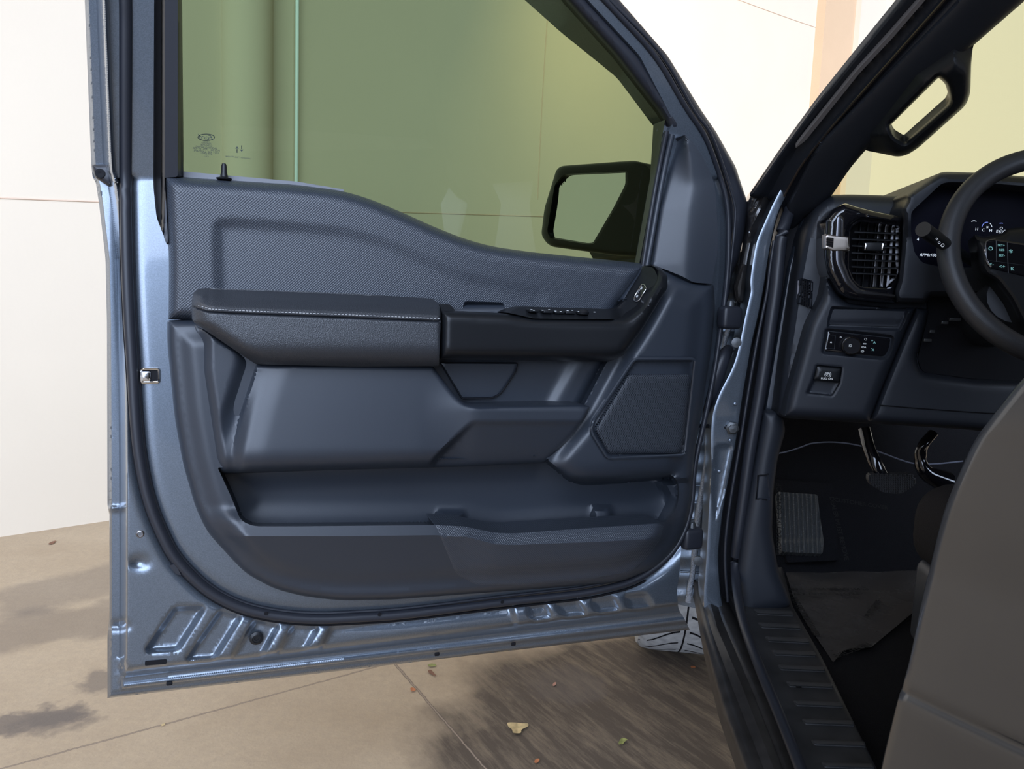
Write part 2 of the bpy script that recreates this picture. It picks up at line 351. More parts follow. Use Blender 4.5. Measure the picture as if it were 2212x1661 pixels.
def floormat():
    m = mat('stained_concrete', (0.4, 0.34, 0.28), 0.75, spec=0.25); t = m.node_tree; b = t.nodes['Principled BSDF']; L = t.links.new
    tcn = t.nodes.new('ShaderNodeTexCoord'); geo = t.nodes.new('ShaderNodeNewGeometry')
    def noise(sc, det, rgh=0.55, scale=(1, 1, 1), rot=0):
        mp = t.nodes.new('ShaderNodeMapping'); mp.inputs['Scale'].default_value = scale; mp.inputs['Rotation'].default_value = (0, 0, rot)
        L(geo.outputs['Position'], mp.inputs['Vector'])
        n = t.nodes.new('ShaderNodeTexNoise'); n.inputs['Scale'].default_value = sc; n.inputs['Detail'].default_value = det; n.inputs['Roughness'].default_value = rgh
        L(mp.outputs[0], n.inputs['Vector']); return n.outputs['Fac']
    def streak(sc, det, rgh, scale, rot):
        mp = t.nodes.new('ShaderNodeMapping'); mp.vector_type = 'TEXTURE'; mp.inputs['Scale'].default_value = scale; mp.inputs['Rotation'].default_value = (0, 0, rot)
        L(geo.outputs['Position'], mp.inputs['Vector'])
        n = t.nodes.new('ShaderNodeTexNoise'); n.inputs['Scale'].default_value = sc; n.inputs['Detail'].default_value = det; n.inputs['Roughness'].default_value = rgh
        L(mp.outputs[0], n.inputs['Vector']); return n.outputs['Fac']
    def rng(x, a, b_, c=0, d=1):
        r = t.nodes.new('ShaderNodeMapRange'); r.inputs['From Min'].default_value = a; r.inputs['From Max'].default_value = b_; r.inputs['To Min'].default_value = c; r.inputs['To Max'].default_value = d; L(x, r.inputs['Value']); return r.outputs[0]
    def mth(op, a, b_=None):
        n = t.nodes.new('ShaderNodeMath'); n.operation = op
        for i, x in enumerate((a, b_)):
            if x is None: continue
            if isinstance(x, (int, float)): n.inputs[i].default_value = x
            else: L(x, n.inputs[i])
        return n.outputs[0]
    def mix(f, a, b_):
        n = t.nodes.new('ShaderNodeMix'); n.data_type = 'RGBA'; L(f, n.inputs['Factor'])
        for s, x in ((n.inputs['A'], a), (n.inputs['B'], b_)):
            if isinstance(x, tuple): s.default_value = (*x, 1)
            else: L(x, s)
        return n.outputs['Result']
    def blob(u, v, ru, ang, el, amp=0.35, soft=0.5, sc=3.0):       # an irregular oil stain round a floor point
        c = G.p(u, v); mp = t.nodes.new('ShaderNodeMapping'); mp.vector_type = 'TEXTURE'
        mp.inputs['Location'].default_value = c; mp.inputs['Rotation'].default_value = (0, 0, ang); mp.inputs['Scale'].default_value = (ru, ru*el, 1)
        L(geo.outputs['Position'], mp.inputs['Vector']); ln = t.nodes.new('ShaderNodeVectorMath'); ln.operation = 'LENGTH'; L(mp.outputs[0], ln.inputs[0])
        nz = noise(sc, 6); r = mth('ADD', ln.outputs['Value'], rng(nz, 0.25, 0.75, -amp, amp)); return rng(r, 1.0, 1.0-soft)
    base = mix(rng(noise(2.2, 7), 0.3, 0.7), (0.44, 0.335, 0.225), (0.54, 0.425, 0.295))
    base = mix(rng(noise(40, 6, 0.7), 0.35, 0.75, 0, 0.35), base, (0.30, 0.24, 0.19))
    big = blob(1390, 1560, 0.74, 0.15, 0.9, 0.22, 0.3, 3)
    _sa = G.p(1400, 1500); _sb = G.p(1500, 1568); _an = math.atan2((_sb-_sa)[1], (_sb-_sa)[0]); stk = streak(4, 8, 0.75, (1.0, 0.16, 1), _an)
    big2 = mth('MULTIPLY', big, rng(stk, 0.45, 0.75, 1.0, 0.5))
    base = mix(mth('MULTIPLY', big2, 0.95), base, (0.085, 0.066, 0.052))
    for (u, v, r, a, e, k, s) in ((40, 1560, 0.20, 0.4, 0.42, 0.75, 14), (150, 1345, 0.62, 0.5, 0.32, 0.42, 4), (215, 1250, 0.5, 0.9, 0.45, 0.4, 3), (230, 1470, 0.10, 0, 0.9, 0.6, 14), (120, 1560, 0.12, .3, .6, .55, 20), (1210, 1480, .2, 0, .7, .5, 6)):
        base = mix(mth('MULTIPLY', blob(u, v, r, a, e, 0.5, 0.4, s), k), base, (0.15, 0.125, 0.11))
    # saw-cut joints
    for (p, q, w) in (((0, 1661), (740, 1460), 0.0045), ((850, 1430), (1050, 1661), 0.006)):
        a, c = G.p(*p), G.p(*q); dv = (c-a)/np.linalg.norm(c-a); nn = np.array([-dv[1], dv[0], 0])
        dp = t.nodes.new('ShaderNodeVectorMath'); dp.operation = 'DOT_PRODUCT'; L(geo.outputs['Position'], dp.inputs[0]); dp.inputs[1].default_value = nn
        x = mth('ABSOLUTE', mth('ADD', mth('SUBTRACT', dp.outputs['Value'], float(nn @ a)), rng(noise(30, 4), 0.3, 0.7, -0.002, 0.002)))
        base = mix(rng(x, w, w*0.55, 0, 0.85), base, (0.13, 0.10, 0.08)); base = mix(rng(x, w*0.45, w*0.3, 0, 0.7), base, (0.42, 0.33, 0.25))
    L(base, b.inputs['Base Color'])
    bp = t.nodes.new('ShaderNodeBump'); bp.inputs['Distance'].default_value = 0.003; bp.inputs['Strength'].default_value = 0.4; L(noise(120, 6), bp.inputs['Height']); L(bp.outputs[0], b.inputs['Normal'])
    return m
CONC = floormat()

# ------------------------------------------------------------------ setting
fl = mk('floor', [(-7, -5, 0), (16, -5, 0), (16, 16, 0), (-7, 16, 0)], [(0, 1, 2, 3)], CONC, smooth=False); tag(fl, kind='structure')
def wallbox(name, a, b, z0, z1, th, m, nrm):
    a = np.array(a, float); b = np.array(b, float); n = np.array(nrm, float)*th; up = np.array([0, 0, 1.0])
    q = [a, b, b-n, a-n]; V = [np.array([x[0], x[1], z0]) for x in q]+[np.array([x[0], x[1], z1]) for x in q]
    o = mk(name, V, [(0, 1, 5, 4), (1, 2, 6, 5), (2, 3, 7, 6), (3, 0, 4, 7), (4, 5, 6, 7), (3, 2, 1, 0)], m, smooth=False); tag(o, kind='structure'); return o
w1 = WL.p(1900, 300); w1[2] = 0
wallbox('wall_left', _w0-wdir*4, w1, 0, 7.0, 0.2, WALL, WL.n)
def onwall(u, v=200, d=0.0): q = WL.p(u, v, d); return q
for k, (u0, u1, v, d, m) in enumerate(((1785, 1862, 0, 0.10, PEAC), (1862, 1914, 0, 0.16, WALL))):
    a, b = onwall(u0, v, d), onwall(u1, v, d); wallbox('trim_%d' % (k+1), a, b, 0, 7.0, d, m, WL.n)
e3 = onwall(1914, 0, 0.16); wallbox('wall_right', e3, e3+np.array([0.985, -0.17, 0])*6, 0, 7.0, 0.2, mat('tan_wall_paint', (0.62, 0.54, 0.40), 0.9, bump=('noise', 60, 0.002, 0.4), spec=0.1), np.array([-0.17, -0.985, 0]))
# half-round pilaster behind the door glass
a, b = onwall(478, 150), onwall(586, 150); c = (a+b)/2; R = np.linalg.norm((b-a)[:2])/2; V = []; Fc = []
n = 24
for z in (0, 7.0):
    for i in range(n+1):
        t_ = math.pi*i/n; q = c - wdir*R*math.cos(t_) + WL.n*R*0.95*math.sin(t_); V.append((q[0], q[1], z))
Fc = [(i, i+1, n+1+i+1, n+1+i) for i in range(n)]
tag(mk('trim_3', V, Fc, WALL), kind='structure')
for k, (p, q) in enumerate((((-40, 426), (1250, 470)), ((1570, -10), (1840, 85)))):
    tag(tube('trim_%d' % (4+k), [WL.p(p[0], p[1], 0.001), WL.p((p[0]+q[0])/2, (p[1]+q[1])/2+2, 0.001), WL.p(q[0], q[1], 0.001)], 0.004, CRAK), kind='structure')
tag(tube('trim_6', [WL.p(1186, -20, 0.001), WL.p(1172, 200, 0.001), WL.p(1161, 430, 0.001)], 0.004, CRAK), kind='structure')
pt, pb = WL.p(650, -200, 0.03), WL.p(640, 395, 0.03); pb2 = pt+(pb-pt)*np.array([0, 0, 1.0]); pb2 = np.array([pb[0], pb[1], 0.0]); pt2 = np.array([pb[0], pb[1], 3.4])
tag(tube('conduit', [pb2, (pb2+pt2)/2, pt2], 0.0115, PIPE, k=2, seg=12), 'thin pale vertical conduit on the wall, seen through the green door glass', 'pipe')

# ------------------------------------------------------------------ truck root
ROOT = empty('pickup_truck', hinge*np.array([1, 1, 0])+TR*0.9-TF*0.6)
tag(ROOT, 'dark metallic grey pickup truck with its driver door swung wide open', 'truck')
# ================================================================== FRONT DOOR
def lean(Q): return np.maximum(0, 385-Q[:, 1])*0.00020
LU = ([-260, -80, 0, 180, 350, 372, 395, 440, 560, 700, 1200, 1520], [172, 180, 183, 190, 197, 199, 207, 214, 228, 231, 233, 232])
shell_out = fil([(172, -250, 3), (180, -80), (183, 0), (190, 180), (197, 355, 2), (200, 382, 3), (207, 395, 3), (214, 440), (228, 560), (231, 700), (232, 1090, 3), (236, 1110, 3), (236, 1335), (232, 1370), (232, 1508, 1),
    (1490, 1360, 1), (1478, 1335), (1465, 1316), (1462, 1273), (1468, 1240), (1471, 1189), (1496, 1003), (1515, 900), (1545, 780), (1560, 680), (1572, 590), (1575, 500), (1571, 430), (1550, 360), (1523, 285), (1482, 240), (1416, 120), (1300, 0), (1190, -130), (1060, -250, 40)], 14)
bot = np.array([(232, 1508), (1490, 1360)], float)
hole = fil([(333, -190, 20), (333, 0), (331, 400), (338, 470), (362, 530, 20), (640, 560), (1000, 620), (1392, 590, 6), (1400, 560), (1437, 300), (1455, 262, 8), (1382, 120), (1270, 0), (1110, -190, 20)], 14)
hole2 = fil([(430, 760), (1480, 760), (1474, 1000), (1472, 1080), (1440, 1145), (560, 1152), (500, 1120), (440, 980)], 20)
emb = [[(378, 1315), (440, 1313), (384, 1401), (316, 1406)], [(476, 1321), (519, 1331), (463, 1421), (403, 1425)], [(552, 1340), (601, 1351), (565, 1415), (501, 1420)], [(634, 1352), (687, 1355), (659, 1402), (599, 1411)],
    [(716, 1355), (1103, 1309), (1116, 1354), (692, 1401)], [(1140, 1309), (1176, 1305), (1193, 1335), (1149, 1341)], [(1201, 1306), (1248, 1299), (1267, 1327), (1220, 1332)], [(1277, 1297), (1324, 1291), (1339, 1318), (1292, 1323)], [(1350, 1288), (1393, 1283), (1411, 1313), (1361, 1315)]]
emb = [fil(e, 9) for e in emb]
def shell_d(Q):
    ul = np.interp(Q[:, 1], *LU); e = Q[:, 0]-ul
    d = -0.078+0.014*ss(e, 0, 9) + 0.064*ss(e, 25, 44)
    d += np.where(Q[:, 1] < 395, 0.018*(ss(e, 33, 38)-ss(e, 46, 52)), 0)
    b = dist(Q, bot, False)
    db = -0.078+0.012*ss(b, 0, 5)+0.020*ss(b, 12, 20)-0.004*ss(b, 24, 30)+0.050*ss(b, 38, 62)
    d = np.minimum(d, np.where(Q[:, 1] > 1180, db, 1))
    # soft bead by the lower corners and the crease in the rear edge
    d += -0.010*np.exp(-((Q[:, 0]-300)**2/300+(Q[:, 1]-1215)**2/120))
    d += 0.006*np.exp(-((Q[:, 1]-1098)/5.0)**2)*ss(-e, -40, -10) - 0.008*np.exp(-((Q[:, 1]-1352)/9.0)**2)*ss(-e, -60, -20)
    x = np.interp(Q[:, 0], [300, 700, 1110, 1460], [1, 1, 1, 0.9])
    for E in emb: d -= 0.015*x*ss(sdf(Q, E), -9, 8)
    # channel beside the rubber seal
    sq = dist(Q, SEALP, False); d -= 0.014*np.exp(-(sq/17.0)**2)*(Q[:, 1] > 385)
    return d+lean(Q)
SEALP = fil([(258, -250), (272, 0), (271, 400), (274, 560), (280, 700), (287, 800), (292, 900), (302, 1000), (325, 1100), (372, 1200), (418, 1250), (458, 1283), (510, 1310), (570, 1327), (640, 1336), (700, 1338), (850, 1330), (945, 1319), (1111, 1298), (1270, 1281), (1364, 1258), (1415, 1228), (1462, 1184), (1487, 1128), (1496, 1080), (1500, 1003), (1524, 900), (1546, 790), (1558, 700), (1567, 640), (1574, 560), (1574, 480), (1570, 430), (1549, 362), (1522, 290), (1484, 238), (1418, 120), (1300, -5), (1180, -140)], 60, False)
_bn = np.array([-0.117, -0.993]); extra = []
for b_ in (5, 12, 20, 30, 38, 48, 62): extra.append((np.array([(236+b_, 1508), (1486-b_*0.3, 1360)], float)+_bn*b_*np.array([1, 1.0]), False))
for e_ in (9, 25, 32, 44, 52): extra.append((np.array([(np.interp(v, *LU)+e_, v) for v in list(range(-230, 400, 40))+[400, 440, 500, 560, 630, 700, 900, 1100, 1200, 1330, 1420]], float), False))
door = relief('front_door', D, shell_out, shell_d, PAINT, ROOT, res=8, back=-0.095, holes=[hole, hole2], hback=-0.022, lines=[(e, True) for e in emb]+extra, offs=(4, 8.5), angle=50)
door['label'] = 'open driver door in grey metallic paint'
def dpts(P, d): return [D.p(p[0], p[1], d+max(0, 385-p[1])*0.0002) for p in P]
def tubepx(name, P, d, r, m, parent=door, **k): return tube(name, dpts(P, d), r, m, parent, **k)
tubepx('rubber_seal', SEALP[::2], 0.0, [0.0085]*12+[0.0075]*3+[0.0055]*3+[0.005]*8, RUBB, k=2, seg=12)
IN = []
Pc = SEALP.mean(0)
sp = SEALP[(SEALP[:, 0] < 1200) | (SEALP[:, 1] > 1240)]; sp = sp[(sp[:, 1] > 0) & ~((sp[:, 0] > 1000) & (sp[:, 1] < 1000))]
tg = np.gradient(sp, axis=0); nn = np.stack([tg[:, 1], -tg[:, 0]], 1); nn /= np.linalg.norm(nn, axis=1)[:, None]
tubepx('seal_lip', (sp+nn*13)[::2], -0.004, 0.0028, RUBB, k=2, seg=8); tubepx('seal_lip', (sp-nn*12)[::2], -0.008, 0.0025, DARK, k=2, seg=8)
# outer rubber flap along the windscreen pillar
relief('pillar_flap', D, fil([(1160, -190), (1300, 0), (1416, 120), (1482, 240), (1523, 285), (1550, 360), (1571, 430), (1574, 520), (1566, 640), (1560, 690, 2), (1575, 640), (1583, 588), (1596, 560), (1609, 500), (1617, 450), (1612, 430), (1589, 360), (1547, 285), (1516, 240), (1442, 120), (1338, 0), (1215, -160)], 10),
    lambda Q: -0.062+0.02*rnd(sdf(Q, _fl), 14)+lean(Q), RUBB, door, res=8, back=-0.085) if False else None
_fl = fil([(1160, -190), (1300, 0), (1416, 120), (1482, 240), (1523, 285), (1550, 360), (1571, 430), (1574, 520), (1566, 640), (1560, 690, 2), (1575, 640), (1583, 588), (1596, 560), (1609, 500), (1617, 450), (1612, 430), (1589, 360), (1547, 285), (1516, 240), (1442, 120), (1338, 0), (1215, -160)], 10)
relief('pillar_flap', D, _fl, lambda Q: -0.055+0.022*rnd(sdf(Q, _fl), 16)+lean(Q), RUBB, door, res=8, back=-0.085)
tubepx('flap_bead', [(1316, 0), (1428, 118), (1498, 238), (1534, 288), (1562, 360), (1584, 430), (1588, 470), (1580, 560), (1570, 640)], -0.018, 0.0032, RUBB, k=4, seg=8)
# window frame pieces
_ch = fil([(333, -190), (333, 0), (331, 400), (338, 470), (360, 528, 3), (363, 520), (356, 384, 2), (395, 381, 3), (391, 0), (385, -190)], 6)
relief('window_channel', D, _ch, lambda Q: -0.045+0.055*ss(Q[:, 0], 348, 356)-0.02*ss(Q[:, 0], 384, 394)+lean(Q), RUBB, door, res=7, thick=0.02, lines=[(np.array([(347.5, -180), (347.5, 480)], float), False), (np.array([(356.5, -180), (356.5, 480)], float), False), (np.array([(384, -180), (384, 378)], float), False)], offs=())
_ws = fil([(1106, -190), (1222, 0), (1330, 120), (1423, 240), (1437, 262, 2), (1446, 287, 4), (1477, 285, 8), (1474, 262, 10), (1455, 235), (1382, 120), (1270, 0), (1150, -190)], 6)
relief('window_seal', D, _ws, lambda Q: -0.02+0.022*rnd(sdf(Q, _ws), 20)+lean(Q), RUBB, door, res=7, thick=0.012)
glass = relief('window_glass', D, fil([(386, -190, 2), (390, 385, 2), (392, 420, 2), (700, 470), (1000, 590), (1388, 600, 2), (1440, 262, 2), (1425, 236), (1330, 116), (1222, -4), (1112, -190, 2)], 4), lambda Q: -0.022+lean(Q), TINT, door, res=60)
glass['label'] = 'green tinted door glass'
relief('quarter_division', D, fil([(1437, 258, 1), (1448, 262, 1), (1392, 575, 1), (1380, 575, 1)], 1), lambda Q: -0.012+lean(Q), GLOS, door, res=12, back=-0.03)
# printed marks on the glass
def gm(s, u, v, size, **k):
    text('glass_marking', s, D, u, v, -0.0205+max(0, 385-v)*0.0002, size, PRNT, door, mirror=True, **k)
el = [(445.5+18*math.cos(a), 296.5+7*math.sin(a)) for a in np.linspace(0, 2*math.pi, 25)[:-1]]
tube('logo_ring', dpts(el, -0.0205), 0.0006, PRNT, door, k=1, seg=4, closed=True)
gm('Ford', 446, 297, 0.0105, italic=0.4)
for s, v, z in (('LAMIX', 305, .0035), ('TEMPERED', 309.5, .003), ('GENUINE', 314, .004), ('SAFETY GLAZING', 319, .004), ('M20 AS1  70%  E4 43R', 323, .0042), ('DOT 456  LAMISAFE', 328, .0042), ('43R-00051', 332, .0038), ('• 24 •', 338, .003)): gm(s, 446, v, z)
for (x, dy) in ((512, 1), (522, -1)):
    pts = [(x, 322+dy*-6), (x-4, 322+dy*-1), (x+4, 322+dy*-1)]
    relief('arrow_marking', D, np.array(pts, float), -0.0202+63*0.0002, PRNT, door, res=4)
    tube('arrow_marking', dpts([(x, 322), (x, 322+dy*8)], -0.0205), 0.0007, PRNT, door, k=1, seg=4)
gm('Lamination / Side Window', 515, 340, 0.0036)
# ---- trim
lt_out = fil([(361, 692, 5), (420, 690, 2), (700, 660, 2), (1330, 650, 2), (1385, 574, 4), (1406, 572, 4), (1442, 584), (1471, 596), (1498, 611), (1541, 614, 4), (1545, 660), (1536, 760), (1518, 870), (1506, 940), (1498, 1003), (1494, 1080), (1485, 1128), (1461, 1182), (1415, 1226), (1342, 1257), (1162, 1272), (981, 1285), (850, 1295), (735, 1297), (656, 1288), (593, 1272), (530, 1238), (482, 1187), (447, 1148), (422, 1095), (395, 1000), (377, 900), (367, 800), (361, 740)], 24)
binp = fil([(470, 1010, 4), (700, 1000, 2), (1170, 985, 2), (1192, 1000, 8), (1232, 1034, 20), (1262, 1041, 12), (1350, 1036), (1452, 1026, 8), (1464, 1040), (1468, 1060), (1462, 1098, 14), (1438, 1129, 8), (1300, 1138), (1111, 1152, 14), (1071, 1151, 14), (1003, 1137, 14), (939, 1134), (640, 1137), (548, 1137, 20), (520, 1125, 14), (500, 1075)], 12)
crease = np.array([(392, 1000), (430, 1095), (462, 1147), (489, 1158), (750, 1158), (939, 1156), (1005, 1159), (1071, 1176), (1111, 1177), (1300, 1170), (1426, 1163), (1470, 1150)], float)
spk = fil([(1370, 775, 10), (1502, 775, 8), (1479, 983, 10), (1312, 990, 10), (1276, 931, 10), (1281, 908, 8)], 8)
spk2 = fil([(1357, 809, 6), (1491, 809, 5), (1474, 967, 6), (1464, 979, 5), (1316, 980, 6), (1285, 928, 6)], 6)
diag = fil([(1440, 600), (1380, 710), (1330, 782), (1262, 905), (1180, 1000)], 30, False)
mid = fil([(900, 700), (1400, 640), (1358, 720), (1308, 787), (1258, 882), (1150, 990), (900, 990)], 10)
under = np.array([(1180, 1000), (1232, 1034), (1262, 1041), (1452, 1026)], float)
def lt_d(Q):
    u, v = Q[:, 0], Q[:, 1]; s = sdf(Q, lt_out)
    d = 0.004+0.030*rnd(s, 20)+0.012*ss(s, 18, 60)
    vc = np.interp(u, crease[:, 0], crease[:, 1])
    low = np.where(v > vc, (0.032-0.058*np.clip((v-vc)/140, 0, 1)), 0.022+0.010*np.clip((v-(vc-24))/24, 0, 1))
    d += np.where((v > 1000), low, 0)*ss(s, 6, 60)*ss(v, 1090, 1135)
    dr = ss(sdf(Q, np.vstack([diag, [(1180, 1100), (1600, 1100), (1600, 560)]])), 0, 34)
    d += 0.020*dr*ss(-v, -1045, -1030)
    d -= 0.028*ss(sdf(Q, mid), 0, 8)
    a = np.where(v < 1060, dist(Q, under, False), 99); d -= 0.030*dr*(1-rnd(a, 46))*(v < 1060)
    # diagonal band in the middle recess
    x = (u-1200)+(v-875)*0.56
    d += 0.010*ss(x, -30, 5)*(sdf(Q, mid) > 0)-0.012*ss(x, 40, 52)*(sdf(Q, mid) > 0)
    d -= 0.010*ss(sdf(Q, spk), -2, 6)+0.000*ss(sdf(Q, spk2), 0, 3)
    b = ss(sdf(Q, binp), 0, 4); inn = -0.036+0.020*ss(v, 1020, 1130)*0
    # shapes standing in the map pocket
    inn = inn+0.030*ss(11-np.abs(u-975), 0, 1+0*u)*0
    inn = inn+0.020*ss(28-np.abs(u-972), -6, 6)*ss(v, 1102, 1110)+0.012*ss(15-np.abs(u-1086), -6, 6)*ss(v, 1136, 1142)+0.022*ss(20-np.abs(u-1300), -6, 8)*ss(v, 1088, 1106)
    inn = inn+0.030*ss(u-(1400+40*np.sin((v-1030)/34.0)), -6, 20)*ss(v, 1030, 1050)+0.008*ss(sdf(Q, binp), 60, 8)
    d = d*(1-b)+inn*b
    return d
lt = relief('lower_trim_panel', D, lt_out, lt_d, PLAS, door, res=8, back=-0.01, lines=[(binp, True), (crease, False), (spk, True), (mid[:-1], False), (diag, False)], offs=(3, 8))
lt['label'] = 'charcoal plastic lower trim with map pocket'
grl = relief('speaker_grille', D, spk2, lambda Q: 0.062+0.004*rnd(sdf(Q, spk2), 12), PLAS, door, res=10, back=0.04)
def grillmat():
    m = mat('perforated_grille', (0.02, 0.025, 0.035), 0.5); t = m.node_tree; b = t.nodes['Principled BSDF']; L = t.links.new
    tcn = t.nodes.new('ShaderNodeTexCoord'); mp = t.nodes.new('ShaderNodeMapping'); mp.inputs['Rotation'].default_value = (0, 0, -math.pi/2+DA); L(tcn.outputs['Object'], mp.inputs[0])
    m2 = t.nodes.new('ShaderNodeMapping'); m2.inputs['Rotation'].default_value = (math.radians(90), 0, 0); L(mp.outputs[0], m2.inputs[0])
    m3 = t.nodes.new('ShaderNodeMapping'); m3.inputs['Scale'].default_value = (210, 360, 1); m3.inputs['Rotation'].default_value = (0, 0, 0); L(m2.outputs[0], m3.inputs[0])
    ch = []
    for off in (0.0, 0.5):
        a = t.nodes.new('ShaderNodeVectorMath'); a.operation = 'ADD'; a.inputs[1].default_value = (off, off, 0); L(m3.outputs[0], a.inputs[0])
        f = t.nodes.new('ShaderNodeVectorMath'); f.operation = 'FRACTION'; L(a.outputs[0], f.inputs[0])
        s = t.nodes.new('ShaderNodeVectorMath'); s.operation = 'SUBTRACT'; s.inputs[1].default_value = (0.5, 0.5, 0); L(f.outputs[0], s.inputs[0])
        q = t.nodes.new('ShaderNodeVectorMath'); q.operation = 'MULTIPLY'; q.inputs[1].default_value = (1, 0.58, 0); L(s.outputs[0], q.inputs[0])
        l = t.nodes.new('ShaderNodeVectorMath'); l.operation = 'LENGTH'; L(q.outputs[0], l.inputs[0]); ch.append(l.outputs['Value'])
    mn = t.nodes.new('ShaderNodeMath'); mn.operation = 'MINIMUM'; L(ch[0], mn.inputs[0]); L(ch[1], mn.inputs[1])
    r = t.nodes.new('ShaderNodeMapRange'); r.inputs['From Min'].default_value = 0.14; r.inputs['From Max'].default_value = 0.2; L(mn.outputs[0], r.inputs['Value'])
    mx = t.nodes.new('ShaderNodeMix'); mx.data_type = 'RGBA'; L(r.outputs[0], mx.inputs['Factor']); mx.inputs['A'].default_value = (0.003, 0.003, 0.004, 1); mx.inputs['B'].default_value = (0.034, 0.041, 0.054, 1); L(mx.outputs['Result'], b.inputs['Base Color'])
    L(r.outputs[0], b.inputs['Specular IOR Level'])
    return m
grl.data.materials[0] = grillmat(); grl['label'] = 'perforated speaker grille'
tubepx('grille_frame', spk[::2], 0.070, 0.0030, PLAS, k=1, seg=6, closed=True)
ins = fil([(939, 1134, 2), (1003, 1137), (1071, 1151), (1111, 1152), (1300, 1139), (1435, 1131, 3), (1426, 1165), (1400, 1205), (1364, 1237, 14), (1270, 1252), (1125, 1265), (1024, 1263, 16), (985, 1240, 14), (945, 1143, 4)], 10)
def ins_d(Q): return lt_d(Q*np.array([1, 1])+np.array([0, 0.0]))+0.0
def ins_d2(Q):
    q = Q.copy(); q[:, 1] = np.maximum(q[:, 1], np.interp(q[:, 0], [939, 1003, 1071, 1111, 1435], [1137, 1140, 1154, 1155, 1134])+2); return lt_d(q)+0.0016*ss(sdf(Q, ins), 0, 3)
relief('textured_insert', D, ins, ins_d2, WEAV, door, res=8, back=-0.0, lines=[(crease[6:-1], False)])['label'] = 'fine ribbed textured insert on the map pocket'
cub = fil([(951, 783, 2), (1119, 784, 5), (1113, 804, 8), (1081, 851, 12), (1063, 860, 8), (998, 861, 4)], 4)
relief('cubby_cover', D, cub, lambda Q: 0.0262+0.003*rnd(sdf(Q, cub), 4), PLAS, door, res=8, back=0.0)
tubepx('cubby_gap', cub[::2], 0.027, 0.0012, DARK, k=1, seg=5, closed=True)
# ---- upper textured trim
ut = fil([(355, 379, 4), (400, 383), (640, 399), (740, 412), (800, 430), (860, 455), (940, 491), (1000, 515), (1060, 532), (1150, 545), (1390, 569, 3), (1392, 580), (1388, 596, 4), (1334, 668, 12), (1325, 700, 2), (950, 712, 2), (430, 712, 2), (411, 694, 3), (362, 691, 3), (363, 560), (359, 470)], 30)
rec = fil([(465, 660, 10), (461, 540), (462, 476, 22), (500, 472), (640, 482), (740, 492), (820, 512), (900, 545), (1000, 590), (1180, 625), (1200, 800), (465, 800)], 20)
ut_d = lambda Q: -0.018+0.052*rnd(sdf(Q, ut), 26)-0.007*ss(sdf(Q, rec), -8, 26)*np.interp(Q[:, 0], [460, 640, 900, 1200], [1, .75, .5, .3])-0.018*ss(sdf(Q, cup), 0, 8)
cup = fil([(1003, 650, 8), (1088, 653, 8), (1095, 690, 4), (994, 690, 4)], 6)
relief('upper_trim_panel', D, ut, ut_d, WEAV, door, res=8, back=-0.02, lines=[(rec, True), (cup, True)], offs=(4, 10, 18))['label'] = 'finely dimpled upper trim panel'
relief('belt_sheen_strip', D, fil([(392, 370, 2), (640, 392), (742, 409, 2), (742, 420, 2), (640, 406), (392, 392, 2)], 10), lambda Q: -0.019+0*Q[:, 0], mat('pale_sill_sheen', (0.16, 0.165, 0.18), 0.5), door, res=8, thick=0.004)  # pale colour stands in for the lit trim top and its reflection
lathe('lock_pin', D.p(484, 388, -0.006), (0, 0, 1), [(0.011, 0), (0.012, 0.002), (0.006, 0.004), (0.0045, 0.012), (0.0042, 0.021), (0.003, 0.0245), (0, 0.0255)], BLAK, door)
# ---- sliding pocket panel
mp_ = fil([(417, 696, 3), (552, 787, 3), (936, 792, 3), (958, 822), (985, 856, 8), (1005, 874, 12), (1030, 878, 10), (1252, 874, 4), (1275, 878, 4), (1265, 903), (1240, 938), (1176, 1000, 6), (1000, 1008), (700, 1016), (481, 1024, 6), (468, 1018, 5), (450, 993, 10), (440, 930), (424, 800)], 16)
c1 = np.array([(552, 787), (522, 880), (500, 975)], float)
fac = fil([(1019, 905, 12), (1262, 905, 2), (1290, 905, 2), (1200, 1040, 2), (900, 1040, 2), (936, 985, 10)], 10)
def mp_d(Q):
    u, v = Q[:, 0], Q[:, 1]; s = sdf(Q, mp_)
    sh = np.interp(v, [700, 800, 1000], [0, 0, 30]); x = u-sh
    d = 0.036+0.024*ss(x, 424, 462)
    xc = np.interp(v, c1[:, 1], c1[:, 0]); fade = ss(-v, -985, -860)
    d -= 0.018*ss(u, xc-46, xc-8)*fade; d += np.where(u > xc, 0.018*ss(u, xc-2, xc+6)*fade, 0)
    d += 0.006*ss(u, xc, xc+80)+0.016*np.clip((v-800)/170, 0, 1)*ss(u, xc, xc+30)*ss(-u, -1010, -900)
    d += 0.020*ss(u, 905, 1040)*ss(v, 800, 890)
    f = ss(sdf(Q, fac), 0, 14); d -= f*0.040*np.clip((v-900)/100, 0, 1)
    bt = np.where(v > 940, np.interp(u, [481, 1176], [1024, 1000])-v, 99); d -= 0.040*(1-rnd(bt, 40))*(1-f*0.8)
    d -= 0.010*(1-rnd(s, 9))
    return d
relief('door_pocket_panel', D, mp_, mp_d, PLAS, door, res=8, back=0.01, lines=[(c1, False), (fac[:], True), (np.array([(460, 720), (490, 1000)], float), False)], offs=(3, 8, 14))
